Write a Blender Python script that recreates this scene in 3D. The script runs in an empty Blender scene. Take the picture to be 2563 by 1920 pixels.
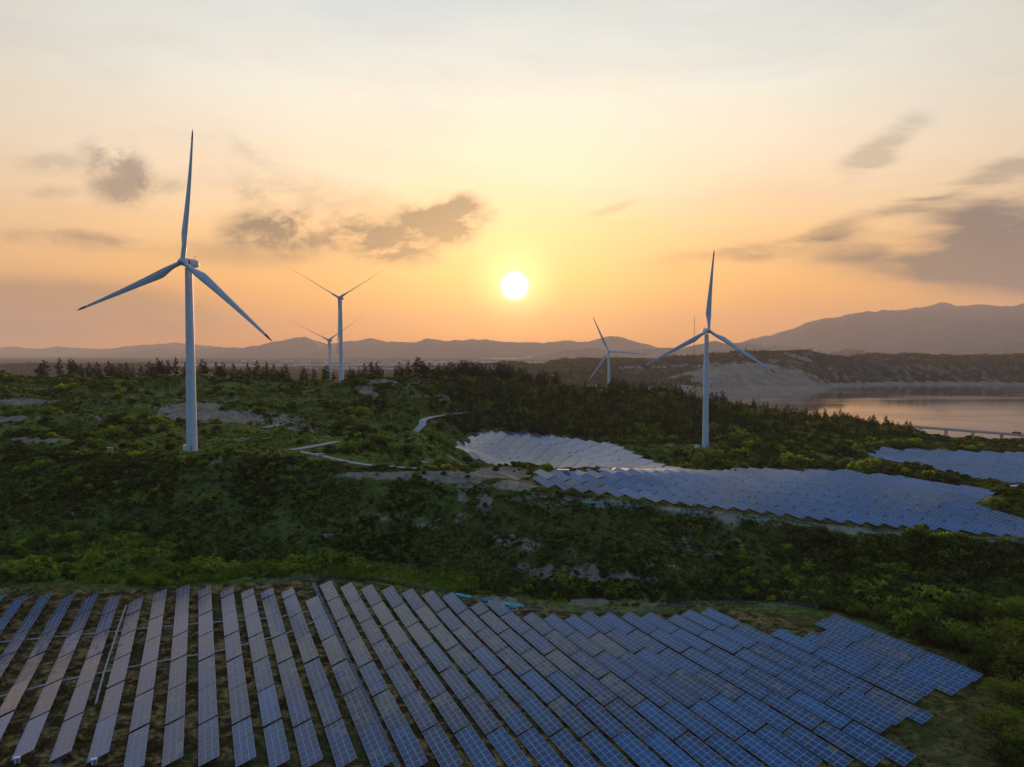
import bpy, math, random
import numpy as np
from mathutils import Vector, Matrix
random.seed(7); rng = np.random.default_rng(7)
sc = bpy.context.scene
COL = sc.collection
R = math.radians

# ------------------------------------------------------------------ camera
F = 1776.0                      # focal length in pixels of a 2563 px wide frame
TILT = math.atan(74 / F)
CAMZ = 110.0
cam_d = bpy.data.cameras.new('camera'); cam = bpy.data.objects.new('camera', cam_d)
COL.objects.link(cam)
cam_d.sensor_width = 36; cam_d.lens = 36 * F / 2563
cam_d.clip_start = 1; cam_d.clip_end = 60000
cam.location = (0, 0, CAMZ); cam.rotation_euler = (math.pi / 2 - TILT, 0, 0)
sc.camera = cam
sc.render.resolution_x = 1024; sc.render.resolution_y = 767
sc.cycles.use_denoising = True
sc.cycles.max_bounces = 6; sc.cycles.diffuse_bounces = 2; sc.cycles.glossy_bounces = 3
sc.cycles.transmission_bounces = 3; sc.cycles.volume_bounces = 0; sc.cycles.transparent_max_bounces = 6
sc.view_settings.view_transform = 'Standard'; sc.view_settings.look = 'None'
sc.view_settings.gamma = 1; sc.view_settings.use_curve_mapping = False
sc.view_settings.exposure = 0.13

# ------------------------------------------------------------------ node helper
class S:
    """a socket with arithmetic"""
    def __init__(s, nt, sock): s.nt = nt; s.k = sock
    def _m(s, op, *a, clamp=False):
        n = s.nt.nodes.new('ShaderNodeMath'); n.operation = op; n.use_clamp = clamp
        for i, v in enumerate((s,) + a):
            if isinstance(v, S): s.nt.links.new(v.k, n.inputs[i])
            else: n.inputs[i].default_value = v
        return S(s.nt, n.outputs[0])
    def __add__(s, o): return s._m('ADD', o)
    __radd__ = __add__
    def __sub__(s, o): return s._m('SUBTRACT', o)
    def __rsub__(s, o): return (s * -1) + o
    def __mul__(s, o): return s._m('MULTIPLY', o)
    __rmul__ = __mul__
    def __truediv__(s, o): return s._m('DIVIDE', o)
    def pow(s, o): return s._m('POWER', o)
    def max(s, o): return s._m('MAXIMUM', o)
    def min(s, o): return s._m('MINIMUM', o)
    def sqrt(s): return s._m('SQRT')
    def ss(s, a, b, lo=0.0, hi=1.0):
        n = s.nt.nodes.new('ShaderNodeMapRange'); n.interpolation_type = 'SMOOTHSTEP'
        s.nt.links.new(s.k, n.inputs['Value'])
        for k, v in (('From Min', a), ('From Max', b), ('To Min', lo), ('To Max', hi)):
            if isinstance(v, S): s.nt.links.new(v.k, n.inputs[k])
            else: n.inputs[k].default_value = v
        return S(s.nt, n.outputs['Result'])
    def ramp(s, stops):
        n = s.nt.nodes.new('ShaderNodeValToRGB'); s.nt.links.new(s.k, n.inputs[0])
        e = n.color_ramp.elements
        while len(e) < len(stops): e.new(0.5)
        for el, (p, c) in zip(e, stops): el.position = p; el.color = (*c, 1)
        return S(s.nt, n.outputs[0])

def lk(nt, v, sock):
    if isinstance(v, S): nt.links.new(v.k, sock)
    elif isinstance(v, (tuple, list)) and len(v) == 3 and len(sock.default_value) == 4: sock.default_value = (*v, 1)
    else: sock.default_value = v

def mixc(nt, f, a, b, mode='MIX'):
    n = nt.nodes.new('ShaderNodeMix'); n.data_type = 'RGBA'; n.blend_type = mode
    lk(nt, f, n.inputs[0]); lk(nt, a, n.inputs[6]); lk(nt, b, n.inputs[7])
    return S(nt, n.outputs[2])

def noise(nt, scale, detail=4, rough=0.55, vec=None, dist=0.0, color=False):
    n = nt.nodes.new('ShaderNodeTexNoise'); n.inputs['Scale'].default_value = scale
    n.inputs['Detail'].default_value = detail; n.inputs['Roughness'].default_value = rough
    n.inputs['Distortion'].default_value = dist
    if vec is not None: nt.links.new(vec.k, n.inputs['Vector'])
    return S(nt, n.outputs[1 if color else 0])

def vscale(nt, vec, s, loc=(0, 0, 0), rot=(0, 0, 0)):
    n = nt.nodes.new('ShaderNodeMapping'); nt.links.new(vec.k, n.inputs[0])
    n.inputs['Scale'].default_value = s; n.inputs['Location'].default_value = loc; n.inputs['Rotation'].default_value = rot
    return S(nt, n.outputs[0])

# ------------------------------------------------------------------ sun and sky
SUN_EL = math.atan((886 - 717) / F); SUN_AZ = math.atan((1288 - 1281.5) / F)
sun_dir = Vector((math.sin(SUN_AZ) * math.cos(SUN_EL), math.cos(SUN_AZ) * math.cos(SUN_EL), math.sin(SUN_EL)))
sun_d = bpy.data.lights.new('sun', 'SUN'); sun = bpy.data.objects.new('sun', sun_d); COL.objects.link(sun)
sun_d.energy = 4.4; sun_d.angle = R(1.2); sun_d.color = (1.0, 0.52, 0.22)
sun.rotation_euler = (-sun_dir).to_track_quat('-Z', 'Y').to_euler()

world = bpy.data.worlds.new('World'); sc.world = world; world.use_nodes = True
def build_world():
    nt = world.node_tree; nt.nodes.clear()
    out = nt.nodes.new('ShaderNodeOutputWorld')
    tc = nt.nodes.new('ShaderNodeTexCoord'); vec = S(nt, tc.outputs['Generated'])
    nrm = nt.nodes.new('ShaderNodeVectorMath'); nrm.operation = 'NORMALIZE'; nt.links.new(vec.k, nrm.inputs[0])
    d = S(nt, nrm.outputs[0])
    sp = nt.nodes.new('ShaderNodeSeparateXYZ'); nt.links.new(d.k, sp.inputs[0])
    x, y, z = (S(nt, sp.outputs[i]) for i in range(3))
    h = (x * x + y * y).sqrt().max(0.001)
    ca = y / h
    el = z.max(0.0)
    front = el.ramp([(0, (.90, .27, .015)), (.05, (.98, .36, .03)), (.10, (1.0, .46, .095)), (.16, (1.0, .59, .24)), (.24, (.96, .76, .53)),
                     (.33, (.86, .82, .70)), (.44, (.66, .71, .69)), (.62, (.34, .46, .62)), (.8, (.20, .35, .60)), (1, (.16, .32, .60))])
    side = el.ramp([(0, (.52, .28, .13)), (.06, (.70, .37, .13)), (.12, (.78, .46, .20)), (.2, (.76, .57, .38)), (.3, (.66, .61, .51)),
                    (.42, (.54, .57, .54)), (.62, (.28, .40, .57)), (1, (.16, .32, .60))])
    back = el.ramp([(0, (.07, .105, .16)), (.2, (.045, .11, .21)), (.5, (.07, .18, .38)), (1, (.16, .32, .60))])
    c = mixc(nt, ca.ss(-.35, .75), back, side)
    c = mixc(nt, ca.ss(.72, .995), c, front)
    # glow about the sun
    dt = nt.nodes.new('ShaderNodeVectorMath'); dt.operation = 'DOT_PRODUCT'; nt.links.new(d.k, dt.inputs[0])
    dt.inputs[1].default_value = sun_dir
    cs = S(nt, dt.outputs['Value']).max(0.0)
    g1 = cs.pow(90.0) * .10; g2 = cs.pow(1300.0) * .75
    c = mixc(nt, 1.0, c, mixc(nt, g1, (0, 0, 0), (1.0, .50, .14)), 'ADD')
    c = mixc(nt, 1.0, c, mixc(nt, g2, (0, 0, 0), (1.0, .80, .45)), 'ADD')
    # clouds, in front-hemisphere gnomonic coordinates so they stay put in the sky
    fy = y.max(0.08); u = x / fy; v = z / fy
    cb = nt.nodes.new('ShaderNodeCombineXYZ'); lk(nt, u, cb.inputs[0]); lk(nt, v, cb.inputs[1]); uv = S(nt, cb.outputs[0])
    n1 = noise(nt, 1.0, 9, .66, vscale(nt, uv, (11, 19, 1)), dist=.3)
    n2 = noise(nt, 1.0, 6, .6, vscale(nt, uv, (5, 26, 1), rot=(0, 0, R(-20))), dist=.4)
    n3 = noise(nt, 1.0, 5, .55, vscale(nt, uv, (2.2, 7, 1), rot=(0, 0, R(-12))), dist=.3)
    fr = y.ss(.1, .3)
    def blob(px, py, rx, ry, rot, n, lo, hi, amp):
        du = u - (px - 1106) / 1533; dv = v - (765 - py) / 1533
        cr, sr = math.cos(rot), math.sin(rot)
        a = (du * cr + dv * sr) * (1533 / rx / 1.22); b = (dv * cr - du * sr) * (1533 / ry / 1.15)
        q = ((a * a + b * b) * -1.0)._m('MULTIPLY', 1.0)
        e = nt.nodes.new('ShaderNodeMath'); e.operation = 'EXPONENT'; nt.links.new(q.k, e.inputs[0]); q = S(nt, e.outputs[0])
        return (q * ((n - .5) * 4.6 + 1.0)).ss(.14, 1.10) * amp
    dark = None
    for b in [(962, 480, 80, 52, .15, n1, .35, 1.0, 1.45), (805, 522, 85, 42, -.25, n1, .3, 1.0, 1.15), (610, 505, 100, 46, -.05, n1, .3, 1.0, 1.0),
              (600, 552, 230, 34, -.03, n3, .25, 1.1, .5), (275, 385, 60, 62, .2, n1, .35, 1.1, .75), (222, 322, 46, 20, -.15, n1, .3, 1.0, .42),
              (365, 402, 45, 22, 0, n1, .3, 1.0, .38), (1600, 545, 150, 20, .1, n2, .25, 1.0, .55), (1830, 490, 190, 22, .32, n2, .25, 1.1, .55),
              (1890, 330, 95, 34, .6, n2, .25, 1.1, .40), (2200, 520, 330, 85, .06, n3, .1, 1.0, 1.0), (2120, 390, 160, 24, .35, n2, .2, 1.1, .5),
              (2260, 560, 360, 75, -.02, n3, .1, .9, .9), (2230, 470, 260, 60, .1, n2, .1, .9, .7), (60, 665, 380, 66, -.03, n3, .2, 1.2, .6), (150, 520, 150, 22, -.1, n1, .3, 1.2, .32), (235, 520, 90, 16, -.15, n2, .25, 1.1, .4),
              (700, 440, 210, 50, -.2, n1, .45, 1.3, .30), (110, 360, 95, 26, 0, n1, .4, 1.2, .3), (540, 330, 60, 22, -.4, n1, .35, 1.2, .25), (570, 425, 45, 16, 0, n1, .3, 1.2, .3),
              (1320, 455, 45, 9, .3, n2, .2, 1.0, .3), (110, 420, 60, 16, 0, n1, .3, 1.1, .3), (880, 560, 70, 24, 0, n1, .35, 1.2, .4)]:
        t = blob(*b); dark = t if dark is None else dark + t
    dark = (dark * fr)._m('MINIMUM', 1.0)
    cc = mixc(nt, cs.ss(.80, .99), (.085, .080, .105), (.12, .09, .07))
    c = mixc(nt, dark * .90, c, cc)
    # thin veils: slight warm and cool unevenness everywhere
    nv = noise(nt, 1.0, 5, .55, vscale(nt, d, (2.2, 2.2, 9)), dist=.5)
    c = mixc(nt, nv.ss(.42, .75, 0, .35), c, mixc(nt, 1.0, c, (1.04, .90, .78), 'MULTIPLY'))
    nv2 = noise(nt, 1.0, 6, .6, vscale(nt, d, (3.5, 3.5, 14), loc=(3, 1, 2)), dist=.6)
    c = mixc(nt, nv2.ss(.48, .8, 0, .22) * fr, c, mixc(nt, 1.0, c, (.80, .76, .80), 'MULTIPLY'))
    nv3 = noise(nt, 1.0, 7, .62, vscale(nt, uv, (1.6, 6.5, 1), loc=(2, 5, 0), rot=(0, 0, R(-24))), dist=.5)
    c = mixc(nt, nv3.ss(.46, .72, 0, .55) * fr * el.ss(.08, .25), c, mixc(nt, 1.0, c, (.78, .84, .92), 'MULTIPLY'))
    nv4 = noise(nt, 1.0, 8, .68, vscale(nt, uv, (4, 19, 1), loc=(7, 1, 0), rot=(0, 0, R(-16))), dist=.6)
    c = mixc(nt, nv4.ss(.50, .74, 0, .38) * fr, c, mixc(nt, 1.0, c, (1.05, .88, .80), 'MULTIPLY'))
    disc = cs.ss(math.cos(R(1.6)), 1.0).pow(3.2)
    c = mixc(nt, 1.0, c, mixc(nt, disc, (0, 0, 0), (6.0, 5.2, 3.8)), 'ADD')
    bg = nt.nodes.new('ShaderNodeBackground'); nt.links.new(c.k, bg.inputs[0]); bg.inputs[1].default_value = 1.0
    sky = nt.nodes.new('ShaderNodeTexSky'); sky.sky_type = 'NISHITA'; sky.sun_disc = False
    sky.sun_elevation = SUN_EL; sky.sun_rotation = SUN_AZ; sky.dust_density = 3
    bg2 = nt.nodes.new('ShaderNodeBackground'); nt.links.new(sky.outputs[0], bg2.inputs[0]); bg2.inputs[1].default_value = .012
    ad = nt.nodes.new('ShaderNodeAddShader'); nt.links.new(bg.outputs[0], ad.inputs[0]); nt.links.new(bg2.outputs[0], ad.inputs[1])
    nt.links.new(ad.outputs[0], out.inputs[0])
    world.cycles.sampling_method = 'MANUAL'; world.cycles.sample_map_resolution = 1024
build_world()

# ------------------------------------------------------------------ projection helpers (D = pixels of a 2212 px wide view of the place)
K = 2563 / 2212
def ray(px, py):
    a = (px * K - 1281.5) / F; b = (960 - py * K) / F
    return np.array([a, math.cos(TILT) + b * math.sin(TILT), -math.sin(TILT) + b * math.cos(TILT)])
def project(x, y, z):
    """numpy: world -> D pixels"""
    yy = y * math.cos(TILT) - (z - CAMZ) * math.sin(TILT); zz = y * math.sin(TILT) + (z - CAMZ) * math.cos(TILT)
    yy = np.maximum(yy, 1e-3)
    return (1281.5 + F * x / yy) / K, (960 - F * zz / yy) / K
def sstep(v): v = np.clip(v, 0, 1); return v * v * (3 - 2 * v)

# ------------------------------------------------------------------ numpy noise
_perm = rng.permutation(512).astype(np.int64); _val = rng.random(512)
def vnoise(x, y, seed=0):
    xi = np.floor(x).astype(np.int64); yi = np.floor(y).astype(np.int64)
    xf = x - xi; yf = y - yi; u = xf * xf * xf * (xf * (xf * 6 - 15) + 10); v = yf * yf * yf * (yf * (yf * 6 - 15) + 10)
    def g(i, j): return _val[(_perm[(i + seed * 37) & 511] + _perm[(j * 7 + seed) & 511]) & 511]
    a = g(xi, yi); b = g(xi + 1, yi); c = g(xi, yi + 1); d = g(xi + 1, yi + 1)
    return (a * (1 - u) + b * u) * (1 - v) + (c * (1 - u) + d * u) * v
def fbm(x, y, o=4, seed=0, gain=.5):
    s = 0; a = 1; t = 0
    for i in range(o):
        s = s + a * (vnoise(x, y, seed + i) * 2 - 1); t += a; a *= gain; x = x * 2.03 + 17.1; y = y * 2.03 - 9.7
    return s / t
def ridged(x, y, o=4, seed=0):
    s = 0; a = 1; t = 0
    for i in range(o):
        s = s + a * (1 - np.abs(vnoise(x, y, seed + i) * 2 - 1)); t += a; a *= .5; x = x * 2.1 + 5; y = y * 2.1 - 3
    return s / t

# ------------------------------------------------------------------ terrain: height profiles down each line of sight azimuth
# value > 200 is a picture row the point shows at, otherwise metres above the lake
def _z(d, v): return CAMZ - (v - 765) / 1533 * d if v > 200 else v
PROF = {
 -200: [(60, 33), (150, 32), (225, 31), (250, 30), (275, 37), (300, 49), (330, 983), (380, 940), (450, 902), (520, 866), (580, 84), (640, 812), (760, 70), (900, 40), (1200, 15), (2000, 12), (3300, 16), (4500, 12), (6800, 9), (6950, -4), (7250, -4), (7400, 9), (9000, 20), (11000, 30), (14000, 30)],
 0: [(60, 33), (150, 32), (225, 31), (250, 30), (275, 37), (300, 49), (330, 983), (380, 940), (450, 902), (520, 862), (580, 84), (650, 814), (760, 70), (900, 40), (1200, 15), (2000, 12), (3300, 16), (3650, 50), (4300, 50), (4600, 12), (6800, 9), (6950, 9), (7250, 9), (7400, 9), (9000, 20), (11000, 30), (14000, 30)],
 130: [(60, 32), (150, 32), (222, 31), (250, 30), (275, 37), (300, 49), (330, 983), (370, 942), (430, 914), (480, 890), (530, 852), (575, 78), (680, 824), (780, 60), (1000, 25), (1500, 12), (3200, 16), (3500, 52), (4200, 52), (4600, 12), (6800, 9), (7400, 9), (9000, 20), (11000, 30), (14000, 30)],
 250: [(60, 32), (150, 32), (222, 31), (250, 30), (270, 35), (298, 49), (328, 984), (345, 63), (400, 937), (430, 925), (478, 903), (520, 846), (560, 78), (680, 823), (780, 60), (1000, 25), (1500, 12), (3200, 16), (3500, 52), (4200, 52), (4600, 12), (6800, 7), (6950, -4), (7250, -4), (7400, 9), (9000, 20), (11000, 30), (14000, 30)],
 345: [(60, 32), (150, 31), (225, 31), (250, 30), (270, 35), (298, 49), (326, 986), (345, 63.3), (400, 940), (430, 925), (470, 912), (525, 868), (580, 78), (680, 823), (780, 60), (1000, 25), (1500, 12), (3200, 16), (3500, 52), (4200, 52), (4600, 12), (6800, 7), (6950, -4), (7250, -4), (7400, 9), (9000, 20), (11000, 30), (14000, 30)],
 415: [(60, 32), (150, 31), (230, 30.5), (252, 30), (272, 35), (298, 48), (327, 62.6), (339, 63.6), (352, 63.6), (400, 946), (440, 918), (470, 908), (530, 868), (580, 77), (680, 823), (780, 60), (1000, 25), (1500, 12), (3200, 14), (4500, 12), (6800, 7), (6950, -4), (7250, -4), (7400, 9), (9000, 20), (11000, 30), (14000, 30)],
 520: [(60, 32), (150, 31), (235, 30), (255, 29), (275, 34), (300, 48), (325, 992), (380, 950), (440, 921), (475, 908), (540, 880), (600, 850), (685, 824), (780, 62), (1000, 25), (1500, 12), (3200, 12), (6800, 7), (6950, -4), (7250, -4), (7400, 9), (9000, 18), (11000, 25), (14000, 30)],
 650: [(60, 31), (150, 31), (240, 29), (258, 28), (278, 33), (300, 46), (316, 1013), (345, 990), (370, 968), (440, 930), (520, 893), (560, 868), (620, 848), (690, 828), (780, 66), (900, 40), (1300, 15), (3200, 12), (6800, 7), (6950, -4), (7250, -4), (7400, 9), (9000, 15), (11000, 18), (14000, 30)],
 800: [(60, 31), (150, 29), (245, 26), (262, 27), (282, 33), (303, 47), (318, 1020), (335, 1008), (370, 992), (420, 958), (455, 950), (500, 905), (560, 880), (620, 850), (690, 826), (780, 62), (900, 40), (1300, 15), (3200, 12), (6800, 7), (6950, -4), (7250, -4), (7400, 9), (9000, 15), (11000, 18), (14000, 30)],
 900: [(60, 31), (150, 28), (248, 24.5), (265, 26), (284, 32), (302, 47), (318, 1022), (335, 1010), (370, 1000), (425, 940), (465, 950), (505, 904), (560, 882), (620, 850), (690, 818), (780, 62), (900, 40), (1300, 15), (2200, 16), (3200, 30), (3600, 15), (6800, 7), (7600, 7), (9000, 15), (11000, 18), (14000, 30)],
 1000: [(60, 30), (150, 27.5), (245, 24), (262, 26), (284, 34), (300, 46), (316, 1030), (345, 1016), (400, 1011), (440, 978), (485, 976), (540, 958), (600, 937), (650, 900), (700, 858), (735, 816), (850, 60), (1000, 30), (1300, 14), (2200, 25), (3000, 788), (3500, 20), (6800, 7), (7600, 7), (9000, 15), (11000, 18), (14000, 30)],
 1090: [(60, 30), (150, 27), (240, 24), (258, 27), (284, 38), (300, 1058), (316, 1040), (345, 1022), (410, 1015), (480, 1003), (600, 934), (625, 914), (680, 880), (730, 845), (770, 820), (860, 56), (1000, 30), (1300, 14), (2200, 30), (2900, 786), (3500, 20), (6800, 7), (6900, -4), (7300, -4), (7600, 7), (9000, 15), (11000, 18), (14000, 30)],
 1200: [(60, 30), (150, 26), (235, 23.5), (252, 27), (282, 40), (300, 1072), (307, 1064), (335, 1027), (360, 50), (420, 36), (470, 1016), (600, 941), (640, 924), (700, 890), (750, 858), (800, 838), (900, 48), (1050, 20), (1300, 14), (1700, 833), (2300, 808), (2900, 789), (3400, 780), (4200, 25), (6800, 10), (11000, 18), (14000, 30)],
 1340: [(60, 29), (150, 25), (235, 23), (252, 26), (280, 37), (298, 1087), (305, 1080), (350, 1024), (385, 45), (440, 1023), (560, 965), (600, 952), (660, 916), (740, 880), (800, 850), (900, 46), (1100, 12), (1300, 12), (1700, 835), (2300, 808), (2900, 785), (3300, 776), (4200, 25), (6800, 10), (14000, 30)],
 1440: [(60, 29), (150, 25), (237, 22), (254, 26), (280, 35), (296, 1097), (303, 1088), (370, 1030), (430, 1018), (480, 998), (545, 972), (600, 950), (660, 918), (740, 884), (790, 862), (900, 40), (1050, 8), (1300, 8), (1700, 848), (2000, 822), (2400, 806), (2800, 783), (3200, 773), (4200, 25), (6800, 10), (14000, 30)],
 1524: [(60, 28), (150, 24), (239, 22), (256, 25), (280, 34), (293, 1110), (300, 1100), (370, 1040), (430, 1016), (480, 998), (535, 970), (552, 38), (600, 944), (680, 912), (760, 881), (850, 40), (950, 10), (1050, 2), (1300, 2), (1650, 864), (1800, 850), (2000, 840), (2150, 815), (2500, 795), (2700, 779), (3000, 770), (4200, 25), (6800, 10), (14000, 30)],
 1600: [(60, 28), (150, 24), (239, 22), (256, 25), (280, 34), (291, 1118), (298, 1107), (370, 1044), (420, 1017), (460, 1003), (520, 975), (600, 942), (680, 912), (750, 885), (850, 32), (930, 4), (980, -3), (1740, -3), (1790, 2), (2000, 838), (2150, 815), (2450, 795), (2650, 775), (2900, 765), (4200, 25), (6800, 10), (14000, 30)],
 1700: [(60, 27), (150, 24), (238, 22), (256, 25), (276, 32), (288, 1133), (295, 1122), (360, 1050), (412, 1021), (455, 1003), (520, 975), (620, 936), (720, 908), (800, 28), (880, 3), (930, -4), (1850, -4), (1900, 2), (2100, 838), (2250, 820), (2450, 797), (2650, 766), (2850, 761), (4200, 60), (6800, 20), (14000, 30)],
 1752: [(60, 27), (150, 24), (238, 22), (256, 25), (276, 31), (287, 1138), (294, 1127), (360, 1052), (408, 1022), (450, 1005), (520, 977), (620, 932), (720, 914), (800, 24), (870, 2), (920, -4), (1960, -4), (2020, 2), (2200, 836), (2320, 815), (2500, 790), (2650, 762), (2850, 759), (4200, 60), (6800, 20), (14000, 30)],
 1800: [(60, 27), (150, 23), (236, 22), (254, 25), (275, 31), (286, 1143), (293, 1131), (350, 1062), (402, 1026), (445, 1008), (520, 978), (620, 935), (720, 919), (790, 20), (860, 2), (910, -4), (2330, -4), (2390, 3), (2460, 826), (2560, 800), (2700, 771), (2850, 770), (3300, 60), (3700, 60), (6800, 20), (14000, 30)],
 1850: [(60, 26), (150, 23), (232, 21.5), (252, 24), (274, 30), (284, 1148), (291, 1136), (350, 1066), (398, 1033), (440, 1012), (520, 978), (620, 938), (710, 919), (780, 16), (850, 2), (900, -4), (2400, -4), (2450, 4), (2500, 830), (2600, 800), (2720, 784), (2850, 782), (3400, 769), (3800, 60), (6800, 20), (14000, 30)],
 1900: [(60, 26), (150, 22), (228, 21), (248, 23), (272, 29), (283, 1152), (290, 1142), (350, 1070), (392, 1042), (440, 1016), (480, 1000), (520, 976), (620, 938), (700, 926), (780, 14), (840, 1), (890, -4), (2460, -4), (2520, 4), (2560, 826), (2640, 798), (2740, 785), (2900, 783), (3500, 767), (3900, 60), (6800, 20), (14000, 30)],
 2050: [(60, 25), (150, 22), (222, 21), (246, 22), (268, 27), (280, 1164), (287, 1154), (330, 1092), (370, 1061), (400, 1045), (430, 1030), (540, 977), (620, 953), (680, 953), (760, 10), (820, 1), (860, -4), (2480, -4), (2530, 3), (2570, 825), (2650, 795), (2760, 784), (2900, 781), (3500, 768), (3900, 60), (6800, 20), (14000, 30)],
 2212: [(60, 24), (150, 22), (215, 21), (240, 22), (262, 26), (275, 1176), (282, 1166), (310, 1130), (345, 1085), (375, 1066), (410, 1045), (540, 980), (600, 958), (660, 962), (740, 8), (800, 1), (840, -4), (2440, -4), (2500, 3), (2540, 824), (2620, 792), (2720, 778), (2900, 775), (3500, 770), (3900, 60), (6800, 20), (14000, 30)],
 2400: [(60, 24), (150, 22), (215, 21), (240, 22), (262, 26), (272, 35), (282, 36), (310, 36), (345, 38), (375, 36), (410, 35), (540, 34), (600, 36), (660, 30), (740, 12), (800, 1), (840, -4), (2440, -4), (2500, 3), (2540, 824), (2620, 792), (2720, 778), (2900, 775), (3500, 770), (3900, 60), (6800, 20), (14000, 30)],
}
LD0, LD1, NLD = math.log(40), math.log(23500), 1600
NPX, PX0, PX1 = 521, -200.0, 2400.0
def pchip(xs, ys, q):
    h = np.diff(xs); dl = np.diff(ys) / h; m = np.zeros(len(xs))
    for i in range(1, len(xs) - 1):
        if dl[i-1] * dl[i] > 0:
            w1 = 2 * h[i] + h[i-1]; w2 = h[i] + 2 * h[i-1]; m[i] = (w1 + w2) / (w1 / dl[i-1] + w2 / dl[i])
    i = np.clip(np.searchsorted(xs, q) - 1, 0, len(xs) - 2); t = np.clip((q - xs[i]) / h[i], 0, 1)
    return (ys[i] * (2*t**3 - 3*t**2 + 1) + h[i] * m[i] * (t**3 - 2*t**2 + t) + ys[i+1] * (-2*t**3 + 3*t**2) + h[i] * m[i+1] * (t**3 - t**2))
def build_table():
    q = np.linspace(LD0, LD1, NLD); keys = sorted(PROF); cols = []
    for k in keys:
        a = [(40, _z(*PROF[k][0]))] + PROF[k] + [(23500, _z(*PROF[k][-1]) + 25)]
        xs = np.array([math.log(d) for d, _ in a]); ys = np.array([_z(d, v) for d, v in a], float)
        cols.append(pchip(xs, ys, q))
    cols = np.array(cols); px = np.linspace(PX0, PX1, NPX); T = np.zeros((NPX, NLD))
    for i, p in enumerate(px):
        j = min(max(np.searchsorted(keys, p) - 1, 0), len(keys) - 2)
        t = (p - keys[j]) / (keys[j+1] - keys[j]); T[i] = cols[j] * (1 - t) + cols[j+1] * t
    k = np.exp(-np.linspace(-2, 2, 9) ** 2); k /= k.sum()
    Tp = np.pad(T, ((4, 4), (0, 0)), mode='edge'); T = sum(k[i] * Tp[i:i + NPX] for i in range(9))
    return T
TAB = build_table()
def zfore(x, y):
    return 31.5 - 9.5 * sstep((x + 120) / 200) - 2.5 * sstep((x + 70) / 60) * sstep((y - 150) / 90) * (1 - sstep((x - 40) / 50))
def hbase(x, y):
    x = np.asarray(x, float); y = np.asarray(y, float)
    yy = np.maximum(y, 60.0); px = 1106 + 1533 * x / yy
    ld = (np.log(yy) - LD0) / (LD1 - LD0) * (NLD - 1); u = (np.clip(px, PX0, PX1) - PX0) / (PX1 - PX0) * (NPX - 1)
    i = np.clip(u.astype(int), 0, NPX - 2); j = np.clip(ld.astype(int), 0, NLD - 2); a = u - i; b = ld - j
    t = TAB[i, j] * (1-a) * (1-b) + TAB[i+1, j] * a * (1-b) + TAB[i, j+1] * (1-a) * b + TAB[i+1, j+1] * a * b
    w = sstep((274 - y) / 22)            # the near field follows its own plane
    return t * (1 - w) + zfore(x, yy) * w
def hit(px, py, dmin=60, dmax=6000):
    r = ray(px, py); d = np.exp(np.linspace(math.log(dmin), math.log(dmax), 4000)); s = d / r[1]
    z = CAMZ + s * r[2]; h = hbase(s * r[0], d); below = np.nonzero(z < h)[0]
    k = below[0] if len(below) else len(d) - 1
    return float(s[k] * r[0]), float(d[k])

def inpoly(x, y, poly):
    c = np.zeros(np.shape(x), bool); n = len(poly)
    for i in range(n):
        x1, y1 = poly[i]; x2, y2 = poly[(i + 1) % n]
        if y1 == y2: continue
        c ^= ((y1 > y) != (y2 > y)) & (x < (x2 - x1) * (y - y1) / (y2 - y1) + x1)
    return c

# ------------------------------------------------------------------ solar field layout (world coordinates)
AZ = R(23.8); TA = math.tan(AZ)
ROWD = np.array([-math.sin(AZ), math.cos(AZ)])     # along a row, away from the camera
ROWN = np.array([math.cos(AZ), math.sin(AZ)])      # across, from the low edge to the high edge
rows_x0 = [-129.5, -122.3, -115.0, -107.7, -100.3, -92.9, -85.6, -78.3, -71.2, -63.9, -56.8, -49.6, -42.9, -36.4, -29.5]
rows_top = [226, 226, 226.4, 224, 222, 223, 221, 219, 227, 232, 232, 231.4, 231, 231, 231.5]
mid_top = [230.5, 245, 246.4, 246.4, 247.5, 247, 248, 244.3, 238, 242, 231.5, 232.8, 234.8, 236]
for i in range(14):
    rows_x0.append(-29.5 + 100.1 * (i + 1) / 14); rows_top.append(mid_top[i])
rows_front = [118, 118, 118, 119.5, 134, 134, 134, 134, 130.5, 134, 134.7, 135.5, 135.4, 136, 136.9] + [137 + .4 * i for i in range(13)] + [145.5]
for x0, tp, fr in [(77.5, 238, 145.9), (85.2, 239, 147), (92.3, 241, 147.4), (99.7, 238, 160.4), (106.9, 241.8, 164.2), (113.8, 240.9, 164.7), (121.7, 217, 174.5),
                   (128.5, 216, 178.3), (135.5, 218, 178.6), (142.3, 226.6, 182.3), (149.4, 229.7, 186.1)]:
    rows_x0.append(x0); rows_top.append(tp); rows_front.append(fr)
TP = 16.35                                                    # table pitch along a row
CY = TP * math.cos(AZ)
near_poly = [(-190, 110), (-190, 240), (-120, 238), (-60, 252), (10, 250), (80, 246), (112, 238), (140, 190), (110, 150), (96, 110)]

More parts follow.
